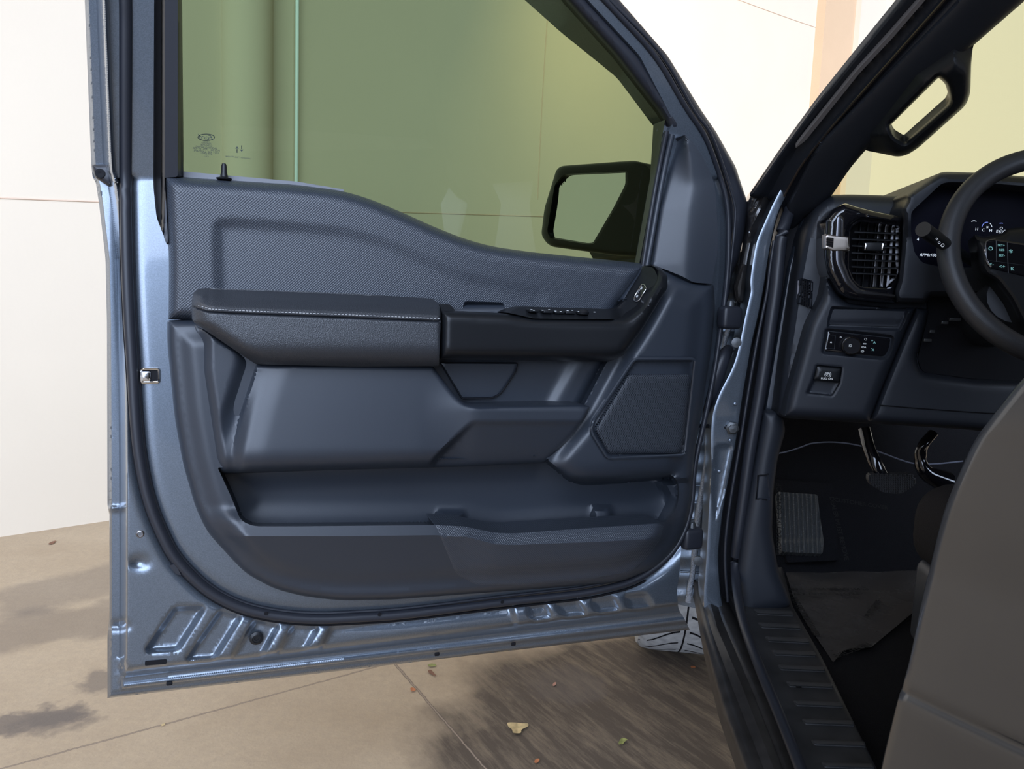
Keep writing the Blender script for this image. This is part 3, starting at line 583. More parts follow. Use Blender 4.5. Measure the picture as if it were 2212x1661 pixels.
# ---- armrest pad
ar = fil([(413, 650, 20), (421, 624, 14), (450, 622, 10), (600, 627), (760, 634), (936, 645, 10), (951, 660, 6), (952, 700, 2), (948, 791, 4), (770, 792), (553, 787, 6), (415, 694, 8)], 20)
st = np.array([(411, 656), (428, 663), (450, 670), (500, 673), (600, 677), (760, 683), (952, 691)], float)
def ar_d(Q):
    u, v = Q[:, 0], Q[:, 1]; s = sdf(Q, ar); vs = np.interp(u, st[:, 0], st[:, 1])
    top = np.interp(v-vs, [-46, -26, -10, 0], [0.044, 0.090, 0.107, 0.112])
    fr_ = 0.112+0.003*np.clip((v-vs)/50, 0, 1)-0.040*(1-rnd(np.interp(u, [553, 948], [787, 792])-v, 46))*(v > vs)
    d = np.where(v < vs, top, fr_)
    d -= 0.0045*np.exp(-((v-vs-4)/1.8)**2)
    x = u-413-np.maximum(0, v-694)*1.45
    d -= 0.050*(1-rnd(x, 52)) + 0.006*(1-rnd(952-u, 7)); return np.maximum(d, 0.035)
relief('armrest_pad', D, ar, ar_d, LEAT, door, res=8, back=0.02, lines=[(st, False), (st+np.array([0, 4.0]), False), (st+np.array([0, -10.0]), False)], offs=(2.5, 8))['label'] = 'black padded armrest with pale stitching'
for i, q in enumerate(dense(st[2:]-np.array([0, 2.2]), 7.2, False)[:-1]):
    pass
sq_ = dense(st[1:]-np.array([0, 3.0]), 7.6, False); dd = ar_d(sq_); V = []; Fc = []
for q, d_ in zip(sq_[:-1], dd):
    c = D.p(q[0]+3, q[1]+0.3, d_+0.0012); n0 = len(V)
    for sx in (-1, 1):
        for sy in (-1, 1):
            for sz in (-1, 1): V.append(c+D.ex*sx*0.0017+D.ey*sy*0.0005+D.n*sz*0.0006)
    Fc += [(n0+a, n0+b, n0+c_, n0+e) for a, b, c_, e in ((0, 1, 3, 2), (4, 6, 7, 5), (0, 4, 5, 1), (2, 3, 7, 6), (1, 5, 7, 3), (0, 2, 6, 4))]
so = mk('stitching', V, Fc, THRD, door, smooth=False); so['label'] = 'row of pale grey stitches'
# ---- pull handle and switch panel
ph = fil([(954, 671, 2), (1090, 677), (1153, 686), (1352, 688, 12), (1383, 664, 10), (1419, 604, 10), (1418, 584, 4), (1406, 572, 4), (1425, 576, 8), (1442, 594, 8), (1442, 622, 6), (1388, 711, 3), (1346, 768, 8), (1316, 781, 8), (1200, 780), (951, 776, 4)], 10)
def ph_d(Q):
    u, v = Q[:, 0], Q[:, 1]; s = sdf(Q, ph)
    d = 0.088+0.024*rnd(s, 20); lo = np.interp(u, [951, 1346], [776, 776])-v
    d -= 0.020*(1-rnd(lo, 26))*(v > 700)
    return d-0.030*ss(-v, -640, -570)+0.0
relief('pull_handle', D, ph, ph_d, BLAK, door, res=7, back=0.03, offs=(4,))['label'] = 'satin black door pull'
sw = fil([(1100, 676, 3), (1108, 668, 5), (1124, 662, 5), (1225, 665), (1330, 668, 10), (1346, 653, 8), (1386, 590, 4), (1392, 574, 4), (1412, 578, 6), (1422, 600, 8), (1384, 666, 10), (1353, 690, 10), (1153, 688, 3)], 6)
def sw_d(Q):
    u, v = Q[:, 0], Q[:, 1]; b = np.interp(u, [1100, 1153, 1353], [679, 688, 690])
    t = np.clip((b-v)/24, 0, 1); r = ss(u, 1318, 1352)
    w = np.clip(((u-1346)*0.56+(v-653)*0.0+0)/30, 0, 1)
    flat = 0.108-0.060*t; rise = 0.036+0.052*np.clip(sdf_right(Q)/42, 0, 1)
    return flat*(1-r)+rise*r
rl = np.array([(1330, 668), (1346, 653), (1386, 590), (1392, 574)], float)
def sdf_right(Q): return dist(Q, rl, False)
relief('switch_panel', D, sw, sw_d, BLAK, door, res=5, back=0.03)
for (x, y, r_) in ((1150, 674, 0), (1180, 676, 0), (1205, 677, 0), (1228, 678, 0)):
    rbox('window_switch', D.p(x, y-3, 0.078), (D.ex, D.ey, D.n), (0.019, 0.006, 0.022), 0.002, BLAK, door)
lathe('mirror_knob', D.p(1258, 679, 0.085), (0, 0, 1), [(0.011, 0), (0.012, 0.004), (0.009, 0.008), (0, 0.009)], BLAK, door)
for (x, y) in ((1148, 670), (1153, 671), (1172, 671), (1186, 670), (1200, 673), (1211, 674), (1226, 672), (1236, 671), (1250, 674), (1268, 674), (1284, 675)):
    rbox('switch_symbol', D.p(x, y-1, 0.0905), (D.ex, D.ey, D.n), (0.0032, 0.0010, 0.0014), 0, WPRT, door)
lb = fil([(1386, 614, 3), (1394, 616, 3), (1396, 624, 3), (1381, 648, 3), (1374, 652, 3), (1369, 648, 3), (1371, 640, 3)], 3)
relief('lock_switch', D, lb, lambda Q: sw_d(Q)+0.002, GLOS, door, res=5, back=0.04)
tube('lock_switch_bezel', [D.p(p[0], p[1], float(sw_d(np.array([p]))[0])+0.0035) for p in lb[::2]], 0.0009, CHRO, door, k=1, seg=6, closed=True)
for (x, y) in ((1385, 623), (1376, 640)):
    c = np.array([[x, y]], float); text('lock_symbol', '8', D, x, y, float(sw_d(c)[0])+0.0035, 0.007, WPRT, door, rot=-0.5)
relief('armrest_end_cap', D, fil([(950, 657, 4), (972, 657, 6), (984, 671, 3), (954, 674, 2)], 4), 0.084, BLAK, door, res=6, back=0.03)
# ---- mirror corner cover
sl = fil([(1466, 291, 4), (1480, 291, 6), (1500, 312), (1519, 340), (1536, 375), (1545, 407), (1549, 470), (1551, 540), (1537, 613, 2), (1497, 610, 10), (1484, 602), (1470, 595), (1442, 584, 8), (1406, 571, 6), (1425, 450), (1455, 334)], 14)
def sl_d(Q):
    x = Q[:, 0]-np.interp(Q[:, 1], [290, 450, 571], [1466, 1425, 1406]); w = np.interp(Q[:, 1], [290, 400, 600], [20, 100, 130])
    return 0.004+0.008*rnd(x, 8)+0.031*np.where(x/w < 0.55, x/w, 0.55+0.12*(1-np.exp(-(x/w-0.55)/0.12)))/0.6+0.3*lean(Q)
relief('mirror_corner_cover', D, sl, sl_d, PLAS, door, res=8, back=-0.01)
tubepx('quarter_seal', [(1440, 283), (1424, 360), (1408, 450), (1391, 560), (1386, 592)], 0.004, 0.0048, RUBB, k=4)
tubepx('quarter_seal', [(1452, 290), (1436, 360), (1419, 450), (1400, 560), (1394, 584)], 0.008, 0.0055, PLAS, k=4)
# ---- outside mirror, seen through the glass
mo = fil([(1204, 359, 16), (1352, 348, 10), (1371, 347, 8), (1416, 358, 2), (1440, 358, 2), (1420, 560, 2), (1403, 556, 4), (1327, 552), (1280, 545), (1186, 532, 18), (1169, 508, 10), (1176, 450)], 12)
mg = fil([(1217, 376, 12), (1354, 370, 3), (1354, 399, 8), (1328, 450), (1283, 527, 6), (1269, 528, 5), (1186, 514, 6), (1182, 498, 6), (1198, 400)], 6)
MFr = Frame(D.p(1270, 450, -0.30), (-0.78, -0.63, 0))
mir = relief('outside_mirror', MFr, mo, lambda Q: 0.014*rnd(sdf(Q, mo), 14)-0.012*ss(sdf(Q, mg), 0, 4), BLAK, door, res=8, back=-0.10, lines=[(mg, True)])
mir['label'] = 'black outside mirror seen through the glass'
mm = relief('mirror_glass', MFr, mg, lambda Q: 0.004+0*Q[:, 0], MIRR, door, res=30)
for (x, y, w) in ((1213, 399, 3), (1217, 396, 1), (1221, 391, 4)):
    rbox('mirror_marking', MFr.p(x, y, 0.0045), (MFr.ex, MFr.ey, MFr.n), (0.003, 0.001*w, 0.0004), 0, PRNT, door)
ma = fil([(1362, 352, 6), (1445, 358, 2), (1445, 575, 2), (1400, 556, 4), (1335, 552, 6), (1290, 530, 6), (1350, 400, 6)], 8)
relief('mirror_arm', D, ma, lambda Q: -0.07-0.20*np.clip((1430-Q[:, 0])/120, 0, 1), BLAK, door, res=12, back=-0.36)
# ---- latch, screws, slots
lo = fil([(304, 797, 5), (343, 797, 4), (343, 826, 4), (306, 827, 5)], 4)
relief('latch_opening', D, lo, lambda Q: 0.0012+0*Q[:, 0], DARK, door, res=6, back=-0.01)
tube('latch_bezel', dpts(lo[::2], 0.0018), 0.0022, CHRO, door, k=1, seg=6, closed=True)
rbox('latch_claw', D.p(316, 813, 0.002), (D.ex, D.ey, D.n), (0.012, 0.016, 0.004), 0.0015, CHRO, door)
for (x, y, r_) in ((303, 1152, .0072), (554, 1378, .0115)):
    dl = -0.003 if x < 400 else -0.010
    lathe('door_bolt', D.p(x, y, dl), D.n, [(r_, 0), (r_, 0.002), (r_*0.75, 0.004), (r_*0.6, 0.0045), (r_*0.55, 0.003), (r_*0.3, 0.003), (r_*0.25, 0.0015), (0, 0.0015)], BLAK if x > 400 else SATN, door)
relief('drain_slot', D, fil([(313, 1428, 3), (360, 1424, 3), (360, 1434, 3), (313, 1438, 3)], 3), 0.001, DARK, door, res=6, back=-0.012)
for x, y in ((366, 1476), (944, 1413), (1109, 1391)): rbox('hem_notch', D.p(x, y, -0.044), (D.ex, D.ey, D.n), (0.010, 0.007, 0.004), 0.002, DARK, door)
for x, y in ((575, 1325), (820, 1327), (1085, 1300)): lathe('seal_plug', D.p(x, y, 0.010), D.n, [(0.0035, 0), (0.003, 0.001), (0, 0.001)], DARK, door, seg=10)
relief('seal_clip', D, fil([(365, 1222, 4), (378, 1218, 3), (392, 1243, 4), (380, 1240, 4)], 3), 0.006, RUBB, door, res=5, back=-0.005)
rr = fil([(198, 356, 4), (240, 352, 6), (250, 378, 8), (240, 406, 8), (206, 384, 4)], 5)
relief('rear_bracket', D, rr, lambda Q: -0.052+0.01*rnd(sdf(Q, rr), 12), RUBB, door, res=6, back=-0.08)
lathe('bracket_bolt', D.p(217, 375, -0.044), D.n, [(0.0075, 0), (0.007, 0.004), (0.003, 0.0045), (0, 0.003)], DARK, door)

# ================================================================== BODY AROUND THE OPENING
# inner wing panel seen past the hinge side of the door
wing = Frame(hinge+TF*0.16, -TF)
wg = fil([(1420, 540, 2), (1660, 540, 2), (1640, 800), (1600, 1000), (1560, 1180), (1530, 1320, 3), (1440, 1300, 3), (1440, 900)], 10)
relief('inner_wing', wing, wg, lambda Q: 0.004*np.sin(Q[:, 1]/13.0)**8, PAINT, ROOT, res=9)
tube('wing_sealant', [wing.p(*p, 0.006) for p in ((1600, 560), (1588, 600), (1582, 640), (1580, 690), (1565, 740), (1558, 800), (1545, 860), (1530, 920), (1528, 980), (1520, 1040), (1514, 1080), (1508, 1120), (1500, 1200), (1496, 1240), (1490, 1270), (1487, 1300))], [.006, .008, .005, .008, .006, .009, .006, .008], SEAL, ROOT, k=5, seg=8)
for y in (1048, 1085, 1120, 1235): tube('wing_seam', [wing.p(1470, y, 0.004), wing.p(1560, y+3, 0.004)], 0.0025, PAINT, ROOT, k=2)
# door hinges and check strap
for k_, (x, y) in enumerate(((1576, 686), (1493, 1162))):
    c = HP.p(x, y, 0.012); h = rbox('door_hinge', c, (D.ex, D.ey, D.n), (0.046, 0.046, 0.03), 0.009, RUBB, ROOT)
    lathe('hinge_pin', c+D.ex*0.0+np.array([0, 0, 0.020]), (0, 0, 1), [(0.008, 0), (0.008, 0.010), (0.006, 0.014), (0, 0.015)], STEE, h)
    lathe('hinge_bolt', c+D.ex*0.02-np.array([0, 0, 0.05]), -TF, [(0.010, 0), (0.010, 0.006), (0, 0.007)], STEE, h)
b_ = tube('wiring_boot', [D.p(1575, 752, -0.03), D.p(1560, 775, -0.02), D.p(1545, 812, -0.02), D.p(1533, 850, -0.03), D.p(1520, 880, -0.06)], [0.010, 0.016, 0.019, 0.017, 0.012], RUBB, ROOT, k=6, seg=14)
ck = tube('check_strap', [D.p(1512, 920, -0.03), D.p(1545, 921, -0.03), HP.p(1572, 923, 0.012)], 0.0055, BLAK, ROOT, k=4, flat=0.8)
lathe('strap_bracket', HP.p(1581, 924, 0.006), -TF, [(0.014, 0), (0.014, 0.008), (0.009, 0.010), (0.009, 0.016), (0, 0.017)], STEE, ck, seg=6)
# hinge pillar
hp = fil([(1735, 330, 3), (1700, 378), (1667, 440), (1645, 490), (1632, 520), (1623, 568), (1618, 610), (1620, 629, 5), (1606, 689), (1597, 737), (1583, 790), (1551, 850), (1537, 890), (1533, 940), (1535, 1000), (1529, 1100), (1524, 1200), (1517, 1290), (1520, 1340, 3), (1570, 1340, 3), (1558, 1290), (1552, 1200), (1563, 1100), (1580, 1010), (1592, 950), (1605, 860), (1618, 785), (1626, 737), (1638, 689), (1650, 629), (1659, 569), (1667, 520), (1681, 460), (1712, 400), (1752, 345, 3)], 25)
dimple = fil([(1545, 960), (1585, 960), (1562, 1070, 6), (1545, 1125, 6), (1538, 1060)], 14)
relief('hinge_pillar', HP, hp, lambda Q: -0.004+0.012*rnd(sdf(Q, hp), 4.5)-0.0045*np.clip((Q[:, 0]-np.interp(Q[:, 1], [330, 520, 629, 785, 900, 1200], [1720, 1640, 1628, 1598, 1560, 1536]))/30, -1, 1)-0.005*ss(sdf(Q, dimple), -3, 8), PAINT, ROOT, res=6, back=-0.08, lines=[(dimple, True)])['label'] = 'grey painted hinge pillar'
for x, y in ((1588, 872), (1577, 951), (1554, 1018)): lathe('pillar_rivet', HP.p(x, y, 0.008), -TF, [(0.004, 0), (0.003, 0.002), (0, 0.0025)], PAINT, ROOT, seg=12)
fp_ = fil([(1740, 380), (1700, 470), (1662, 560), (1642, 690), (1612, 800), (1578, 950), (1552, 1100), (1540, 1240), (1545, 1345), (1690, 1345), (1664, 1200), (1656, 1000), (1668, 880), (1728, 480)], 10)
relief('pillar_inner_panel', HP, fp_, -0.06, DARK, ROOT, res=14, back=-0.10)
# black cowl corner between door and pillar
cw = fil([(1619, 424, 2), (1683, 330), (1740, 250, 3), (1745, 290), (1700, 372), (1662, 440), (1645, 490), (1628, 520), (1620, 560), (1614, 600), (1608, 655), (1586, 655), (1582, 620), (1600, 560), (1612, 500), (1614, 450)], 8)
relief('cowl_corner', HP, cw, lambda Q: -0.06+0.03*rnd(sdf(Q, cw), 14)+0.006*np.sin(Q[:, 0]/4.0+Q[:, 1]/9.0)*(Q[:, 1] < 520), mat('shiny_cowl_plastic', (0.02, 0.018, 0.017), 0.18, coat=0.5), ROOT, res=6, back=-0.12)
# windscreen pillar
ap = fil([(1619, 424, 3), (1683, 330), (1766, 216), (1849, 113), (1941, 0), (2040, -130, 3), (2360, -130, 3), (2212, 3), (2104, 97), (2020, 170), (1930, 262), (1869, 325), (1835, 365), (1798, 421), (1770, 455, 3), (1735, 470), (1700, 520, 3), (1670, 520, 3), (1675, 440)], 20)
l1 = fil([(1690, 430), (1733, 352), (1810, 258), (1920, 135), (2040, 0), (2110, -80)], 30, False)
l2 = fil([(1697, 443), (1730, 380), (1766, 313), (1860, 214), (1960, 110), (2054, 14), (2130, -70)], 30, False)
def ap_d(Q):
    s = sdf(Q, ap); a = sdf(Q, np.vstack([l2, [(2400, -130), (2400, 600), (1697, 600)]])); b = sdf(Q, np.vstack([l1, [(2400, -130), (2400, 600), (1690, 600)]]))
    return -0.02+0.014*rnd(s, 16)-0.012*np.exp(-((b+30)/14)**2)+0.008*np.exp(-(b/5.0)**2)+0.020*ss(a, 0, 6)+0.012*rnd(a, 60)
pil = relief('windscreen_pillar', AP, ap, ap_d, PLAD, ROOT, res=8, thick=0.006, lines=[(l1, False), (l2, False)], offs=(4, 8))
tube('pillar_highlight_line', [AP.p(*p, 0.0) for p in l1[::2]], 0.0022, mat('bronze_reflection_strip', (0.16, 0.12, 0.09), 0.3, 0.8), pil, k=1, seg=6)  # bronze tube paints in the brownish highlight running up the pillar
gs = fil([(1716, 322), (1733, 299), (1790, 228), (1849, 155), (1920, 78), (1988, 0), (2040, -60), (2052, -60), (1999, 0), (1930, 80), (1857, 158), (1797, 233), (1741, 303)], 8)
relief('grey_stripe', AP, gs, lambda Q: -0.001+0*Q[:, 0], mat('grey_strip', (0.16, 0.15, 0.15), 0.45), pil, res=10, back=-0.01)
# grab handle
hd = fil([(2104, 97, 8), (2101, 105), (2098, 138, 6), (2096, 202, 14), (2087, 227, 14), (1982, 321, 14), (1957, 336, 12), (1938, 339, 10), (1900, 331), (1869, 325, 10), (1835, 300, 4), (1960, 140, 4), (2060, 70, 4)], 10)
hdl = np.array([(1869, 325), (1835, 300), (1960, 140), (2060, 70), (2104, 97)], float)
hh = fil([(2027, 168, 3), (2042, 180, 10), (2050, 210, 10), (2047, 224, 8), (1954, 306, 4), (1932, 293, 8), (1923, 271, 4)], 6)
relief('grab_handle', AP, hd, lambda Q: 0.012+(0.012+0.024*rnd(np.minimum(sdf(Q, hd), -sdf(Q, hh)), 16))*ss(dist(Q, hdl, False), 0, 70), BLAK, ROOT, res=6, thick=0.014, holes=[hh])
# door opening rubber and pillar trims
seal_o = [HP.p(*p) for p in ((1690, 500), (1682, 560), (1676, 620), (1666, 689), (1652, 785), (1638, 870), (1622, 960), (1608, 1060), (1594, 1160), (1588, 1230))]
seal_o = [AP.p(2110, -50, -0.004), AP.p(2046, 22, -0.004), AP.p(1955, 122, -0.004), AP.p(1866, 222, -0.004), AP.p(1790, 313, -0.004), AP.p(1745, 380, -0.004), AP.p(1712, 440, -0.002)]+seal_o+[level(0.66).p(*p) for p in ((1602, 1330), (1640, 1440), (1690, 1560), (1745, 1700))]
tube('opening_seal', seal_o, [0.007, 0.008, 0.012, 0.013, 0.013, 0.012, 0.009, 0.008], RUBB, ROOT, k=5, seg=14)
tube('opening_seal_lip', [HP.p(*p) for p in ((1672, 520), (1663, 580), (1657, 629), (1645, 689), (1633, 750), (1616, 850), (1600, 950), (1575, 1100), (1566, 1200), (1572, 1300))], 0.0035, RUBB, ROOT, k=5, seg=8)
pt_ = fil([(1752, 452, 3), (1735, 470), (1705, 575), (1652, 888, 2), (1679, 888, 2), (1717, 580), (1740, 500), (1758, 470, 3)], 10)
relief('pillar_trim', cross(1.60), pt_, lambda Q: 0.004*rnd(sdf(Q, pt_), 5), PLAS, ROOT, res=7, back=-0.02)
kp = fil([(1650, 889, 2), (1679, 889, 2), (1692, 905, 4), (1697, 930), (1680, 990), (1671, 1060), (1668, 1150), (1682, 1235), (1712, 1309), (1600, 1345, 3), (1592, 1240), (1605, 1140), (1630, 1000)], 16)
kn = fil([(1637, 1026, 3), (1660, 1024, 3), (1664, 1080, 3), (1633, 1078, 3)], 3)
relief('kick_panel', cross(1.56), kp, lambda Q: 0.02*rnd(sdf(Q, kp), 30)-0.004*ss(sdf(Q, kn), 0, 2), PLAD, ROOT, res=7, back=-0.03, lines=[(kn, True)])
tube('kick_panel_notch', [cross(1.56).p(*p, 0.018) for p in ((1660, 1024), (1638, 1027), (1633, 1078), (1657, 1080))], 0.0018, DARK, ROOT, k=1, seg=6, smooth=False)

# ================================================================== DASHBOARD
DB = cross(1.50)
do = fil([(1717, 600), (1735, 505), (1755, 455), (1780, 430), (1798, 421, 4), (1838, 420), (1936, 423, 10), (1957, 421, 10), (2011, 384, 10), (2030, 373, 8), (2043, 371), (2112, 373), (2212, 381), (2420, 400, 2), (2420, 960, 2), (2080, 927), (1692, 903, 6), (1676, 894, 6), (1690, 780)], 12)
dash = relief('dashboard', DB, do, lambda Q: -0.05+0.05*rnd(sdf(Q, do), 24), PLAD, ROOT, res=14, back=-0.45)
dash['label'] = 'dark blue-grey dashboard'
lp = fil([(1783, 588, 4), (1798, 618), (1812, 640, 8), (1834, 655, 8), (1935, 666), (1979, 664, 3), (1950, 730), (1905, 840), (1878, 911, 3), (1693, 900, 5), (1700, 860), (1745, 700), (1775, 640)], 14)
tray = fil([(1795, 661, 6), (1963, 666, 8), (1958, 690), (1945, 716, 6), (1785, 710, 6), (1788, 685)], 5)
swp = fil([(1785, 711, 6), (1930, 727, 8), (1925, 757, 12), (1914, 776, 10), (1776, 762, 6)], 6)
pb_ = fil([(1764, 788, 4), (1820, 793, 4), (1814, 830, 4), (1798, 856, 4), (1742, 850, 4), (1754, 822, 4)], 4)
def lp_d(Q):
    return 0.03+0.024*rnd(sdf(Q, lp), 22)-0.012*ss(sdf(Q, tray), 0, 7)-0.010*ss(sdf(Q, swp), -4, 3)-0.014*ss(sdf(Q, pb_), -1, 4)
relief('driver_side_panel', DB, lp, lp_d, PLAD, dash, res=6, back=0.0, lines=[(tray, True), (swp, True), (pb_, True)], offs=(3, 6))
relief('tray_lip', DB, fil([(1800, 668, 4), (1955, 673, 5), (1938, 706, 5), (1790, 700, 4)], 4), lambda Q: 0.044+0.003*ss(-Q[:, 1], -700, -690), PLAD, dash, res=7, back=0.03)
slp = fil([(1788, 716, 4), (1924, 731, 6), (1919, 755, 10), (1910, 770, 8), (1780, 758, 5)], 5)
lsw = relief('light_switch_panel', DB, slp, lambda Q: 0.047+0.001*rnd(sdf(Q, slp), 3), GLOS, dash, res=8, back=0.03)
kc = DB.p(1836, 746, 0.048)
lathe('light_knob', kc, -TF, [(0.0165, 0), (0.0165, 0.008), (0.0160, 0.0105), (0.0148, 0.0112), (0.0142, 0.0104), (0, 0.0104)], DARK, dash, seg=36)
lathe('knob_ring', kc-TF*0.0095, -TF, [(0.0155, 0), (0.0168, 0.0008), (0.0166, 0.0024), (0.0150, 0.0026), (0.0146, 0.0012), (0.0155, 0)], CHRO, dash, seg=36, caps=False)
def dsym(s, u, v, d, size, m, **k): return text('switch_symbol', s, DB, u, v, d, size, m, dash, **k)
dsym('ID', 1837, 747, 0.0600, 0.006, WPRT)
rbox('indicator_light', DB.p(1857, 749, 0.049), (DB.ex, DB.ey, DB.n), (0.004, 0.0014, 0.001), 0, LITO, dash)
for s, u, v, z in (('O', 1870, 733, .006), ('oo', 1868, 742, .005), ('IDA', 1866, 750, .005), ('ID', 1863, 759, .006), ('+', 1884, 736, .007), ('A', 1889, 740, .006), ('-', 1883, 752, .007), ('A', 1886, 756, .006), ('o', 1816, 728, .006), ('^', 1795, 741, .008)): dsym(s, u, v, 0.0492, z, WPRT if u < 1880 else CYAN)
tube('cargo_light_button', [DB.p(*p, 0.049) for p in ((1787, 723), (1805, 725), (1802, 754), (1785, 752))], 0.0007, PLAS, dash, k=1, seg=5, closed=True, smooth=False)
pbt = fil([(1764, 789, 4), (1818, 795, 4), (1813, 827, 5), (1756, 821, 5)], 4)
pk = relief('parking_brake_switch', DB, pbt, lambda Q: 0.050+0.008*rnd(sdf(Q, pbt), 8), BLAK, dash, res=6, back=0.03)
for s, u, v, z in (('P', 1788.5, 808.5, .0062), ('PULL ON', 1786, 818, .0052), ('(', 1782.5, 808.5, .010), (')', 1794.5, 808.5, .010)): text('switch_lettering', s, DB, u, v, 0.0585, z, WPRT, dash)
tube('symbol_ring', [DB.p(1788.5+4.2*math.cos(a), 808.5+4.2*math.sin(a), 0.0585) for a in np.linspace(0, 2*math.pi, 17)[:-1]], 0.0004, WPRT, dash, k=1, seg=4, closed=True)
kk = fil([(1979, 664, 3), (2006, 668, 4), (2000, 700), (1978, 775, 12), (1990, 806, 14), (2100, 820), (2420, 830, 2), (2420, 950, 2), (2212, 938), (2080, 926), (1878, 911, 3), (1905, 840), (1950, 730)], 10)
relief('knee_panel', DB, kk, lambda Q: 0.02+0.024*rnd(sdf(Q, kk), 16), PLAD, dash, res=10, back=-0.02)
tube('panel_seam', [DB.p(*p, 0.046) for p in ((1900, 875), (2000, 883), (2130, 892), (2300, 900))], 0.0009, DARK, dash, k=3, seg=5)
co = fil([(2006, 560, 4), (2200, 560, 4), (2420, 700, 2), (2420, 830, 2), (2100, 818), (1992, 803, 10), (1982, 775, 10), (2003, 690)], 8)
relief('column_opening', DB, co, lambda Q: 0.005+0*Q[:, 0], DARK, dash, res=12, back=-0.02)
tube('steering_column', [DB.p(2120, 700, -0.05), cross(1.32).p(2200, 640)], [0.055, 0.045], PLAD, dash, k=2, seg=20)
for (x, y, w) in ((2062, 690, .02), (2040, 697, .012), (2003, 735, .014), (2013, 716, .01)): rbox('column_bracket', DB.p(x, y, 0.03), (DB.ex, DB.ey, DB.n), (w, 0.006, 0.006), 0.001, STEE, dash)
# side defroster vent
tube('side_vent_tab', [DB.p(1727, 606, -0.01), DB.p(1724, 649, -0.01)], 0.0035, mat('pale_tab', (0.2, 0.2, 0.23), 0.4), dash, k=1, smooth=False)
sv = fil([(1730, 600, 3), (1757, 607, 4), (1754, 668, 4), (1724, 655, 3)], 4)
relief('side_vent', DB, sv, lambda Q: 0.006-0.006*(np.sin(Q[:, 0]*2*math.pi/4.2) > 0.2), PLAD, dash, res=1.4 if False else 3, back=-0.03)
for i in range(5): tube('side_vent_slat', [DB.p(1733+i*4.6, 605+i, 0.010), DB.p(1730+i*4.8, 658+i*1.5, 0.010)], 0.0009, DARK, dash, k=1, seg=5, smooth=False)
# air vent and its bezel
bz = fil([(1783, 474, 6), (1803, 450, 6), (1825, 438, 8), (1850, 446), (1890, 456), (1947, 467, 4), (1950, 478, 4), (1945, 560), (1938, 610), (1930, 632, 4), (1935, 656, 4), (1880, 652), (1832, 646, 12), (1810, 633, 10), (1785, 588, 8), (1780, 560), (1781, 508)], 8)
vh = fil([(1836, 494, 10), (1857, 478, 8), (1946, 489, 4), (1940, 590), (1926, 624, 8), (1860, 620, 10), (1844, 606, 10), (1834, 580, 8)], 6)
bez = relief('vent_bezel', DB, bz, lambda Q: 0.055+0.022*rnd(sdf(Q, bz), 16)-0.012*rnd(np.maximum(0, -sdf(Q, vh)), 12)*0-0.014*(1-ss(-sdf(Q, vh), 0, 14)), GLOS, dash, res=6, back=0.0, holes=[vh])
ac = fil([(1806, 470, 6), (1814, 462, 4), (1824, 472, 6), (1822, 560), (1836, 600), (1856, 624, 8), (1900, 632), (1934, 637, 3), (1934, 643, 3), (1850, 636, 8), (1824, 612), (1804, 566), (1803, 520)], 8)
relief('vent_accent', DB, ac, lambda Q: 0.0775+0.003*rnd(sdf(Q, ac), 6), mat('dark_satin_trim', (0.12, 0.12, 0.13), 0.22, 0.9), dash, res=5, back=0.06)
cl = fil([(1782, 505, 2), (1803, 508, 2), (1834, 511, 2), (1835, 542, 2), (1803, 543, 2), (1782, 537, 2)], 2)
cc = relief('chrome_clip', DB, cl, lambda Q: 0.079+0.004*rnd(sdf(Q, cl), 5), mat('brushed_bronze_chrome', (0.75, 0.66, 0.58), 0.32, 1.0), dash, res=4, back=0.06)
relief('chrome_clip_slot', DB, fil([(1785, 512, 1), (1801, 514, 1), (1800, 535, 1), (1785, 531, 1)], 1), 0.0836, GLOS, dash, res=5, back=0.08)
for i in range(4): tube('chrome_clip_rib', [DB.p(1785, 515+i*5, 0.0842), DB.p(1800, 517+i*5, 0.0842)], 0.0006, SATN, dash, k=1, seg=5, smooth=False)
relief('vent_duct', DB, fil([(1832, 474, 2), (1950, 474, 2), (1950, 630, 2), (1832, 630, 2)], 2), 0.012, DARK, dash, res=20, back=0.0)
for i, y in enumerate((499, 514, 529, 544, 559, 574, 588)):
    x0 = 1840 if i else 1846
    loft('vent_slat', [[DB.p(x0, y-1, 0.030), DB.p(1937, y+3, 0.030)], [DB.p(x0, y+1, 0.050), DB.p(1937, y+5, 0.050)], [DB.p(x0, y+3.4, 0.050), DB.p(1937, y+7.4, 0.050)], [DB.p(x0, y+3, 0.030), DB.p(1937, y+7, 0.030)]], BLAK, dash, sm=False)
for x in (1852, 1868, 1885, 1893, 1908, 1922): rbox('vent_fin', DB.p(x, 547, 0.022), (DB.ex, DB.ey, DB.n), (0.0015 if x < 1890 else 0.006, 0.125, 0.012), 0.0005, BLAK if x < 1890 else SATN, dash)
rbox('vent_knob', DB.p(1887, 533, 0.055), (DB.ex, DB.ey, DB.n), (0.036, 0.016, 0.012), 0.003, BLAK, dash)
for x in (1868, 1905): rbox('vent_knob_end', DB.p(x, 533, 0.0565), (DB.ex, DB.ey, DB.n), (0.0045, 0.014, 0.012), 0.002, CHRO, dash)
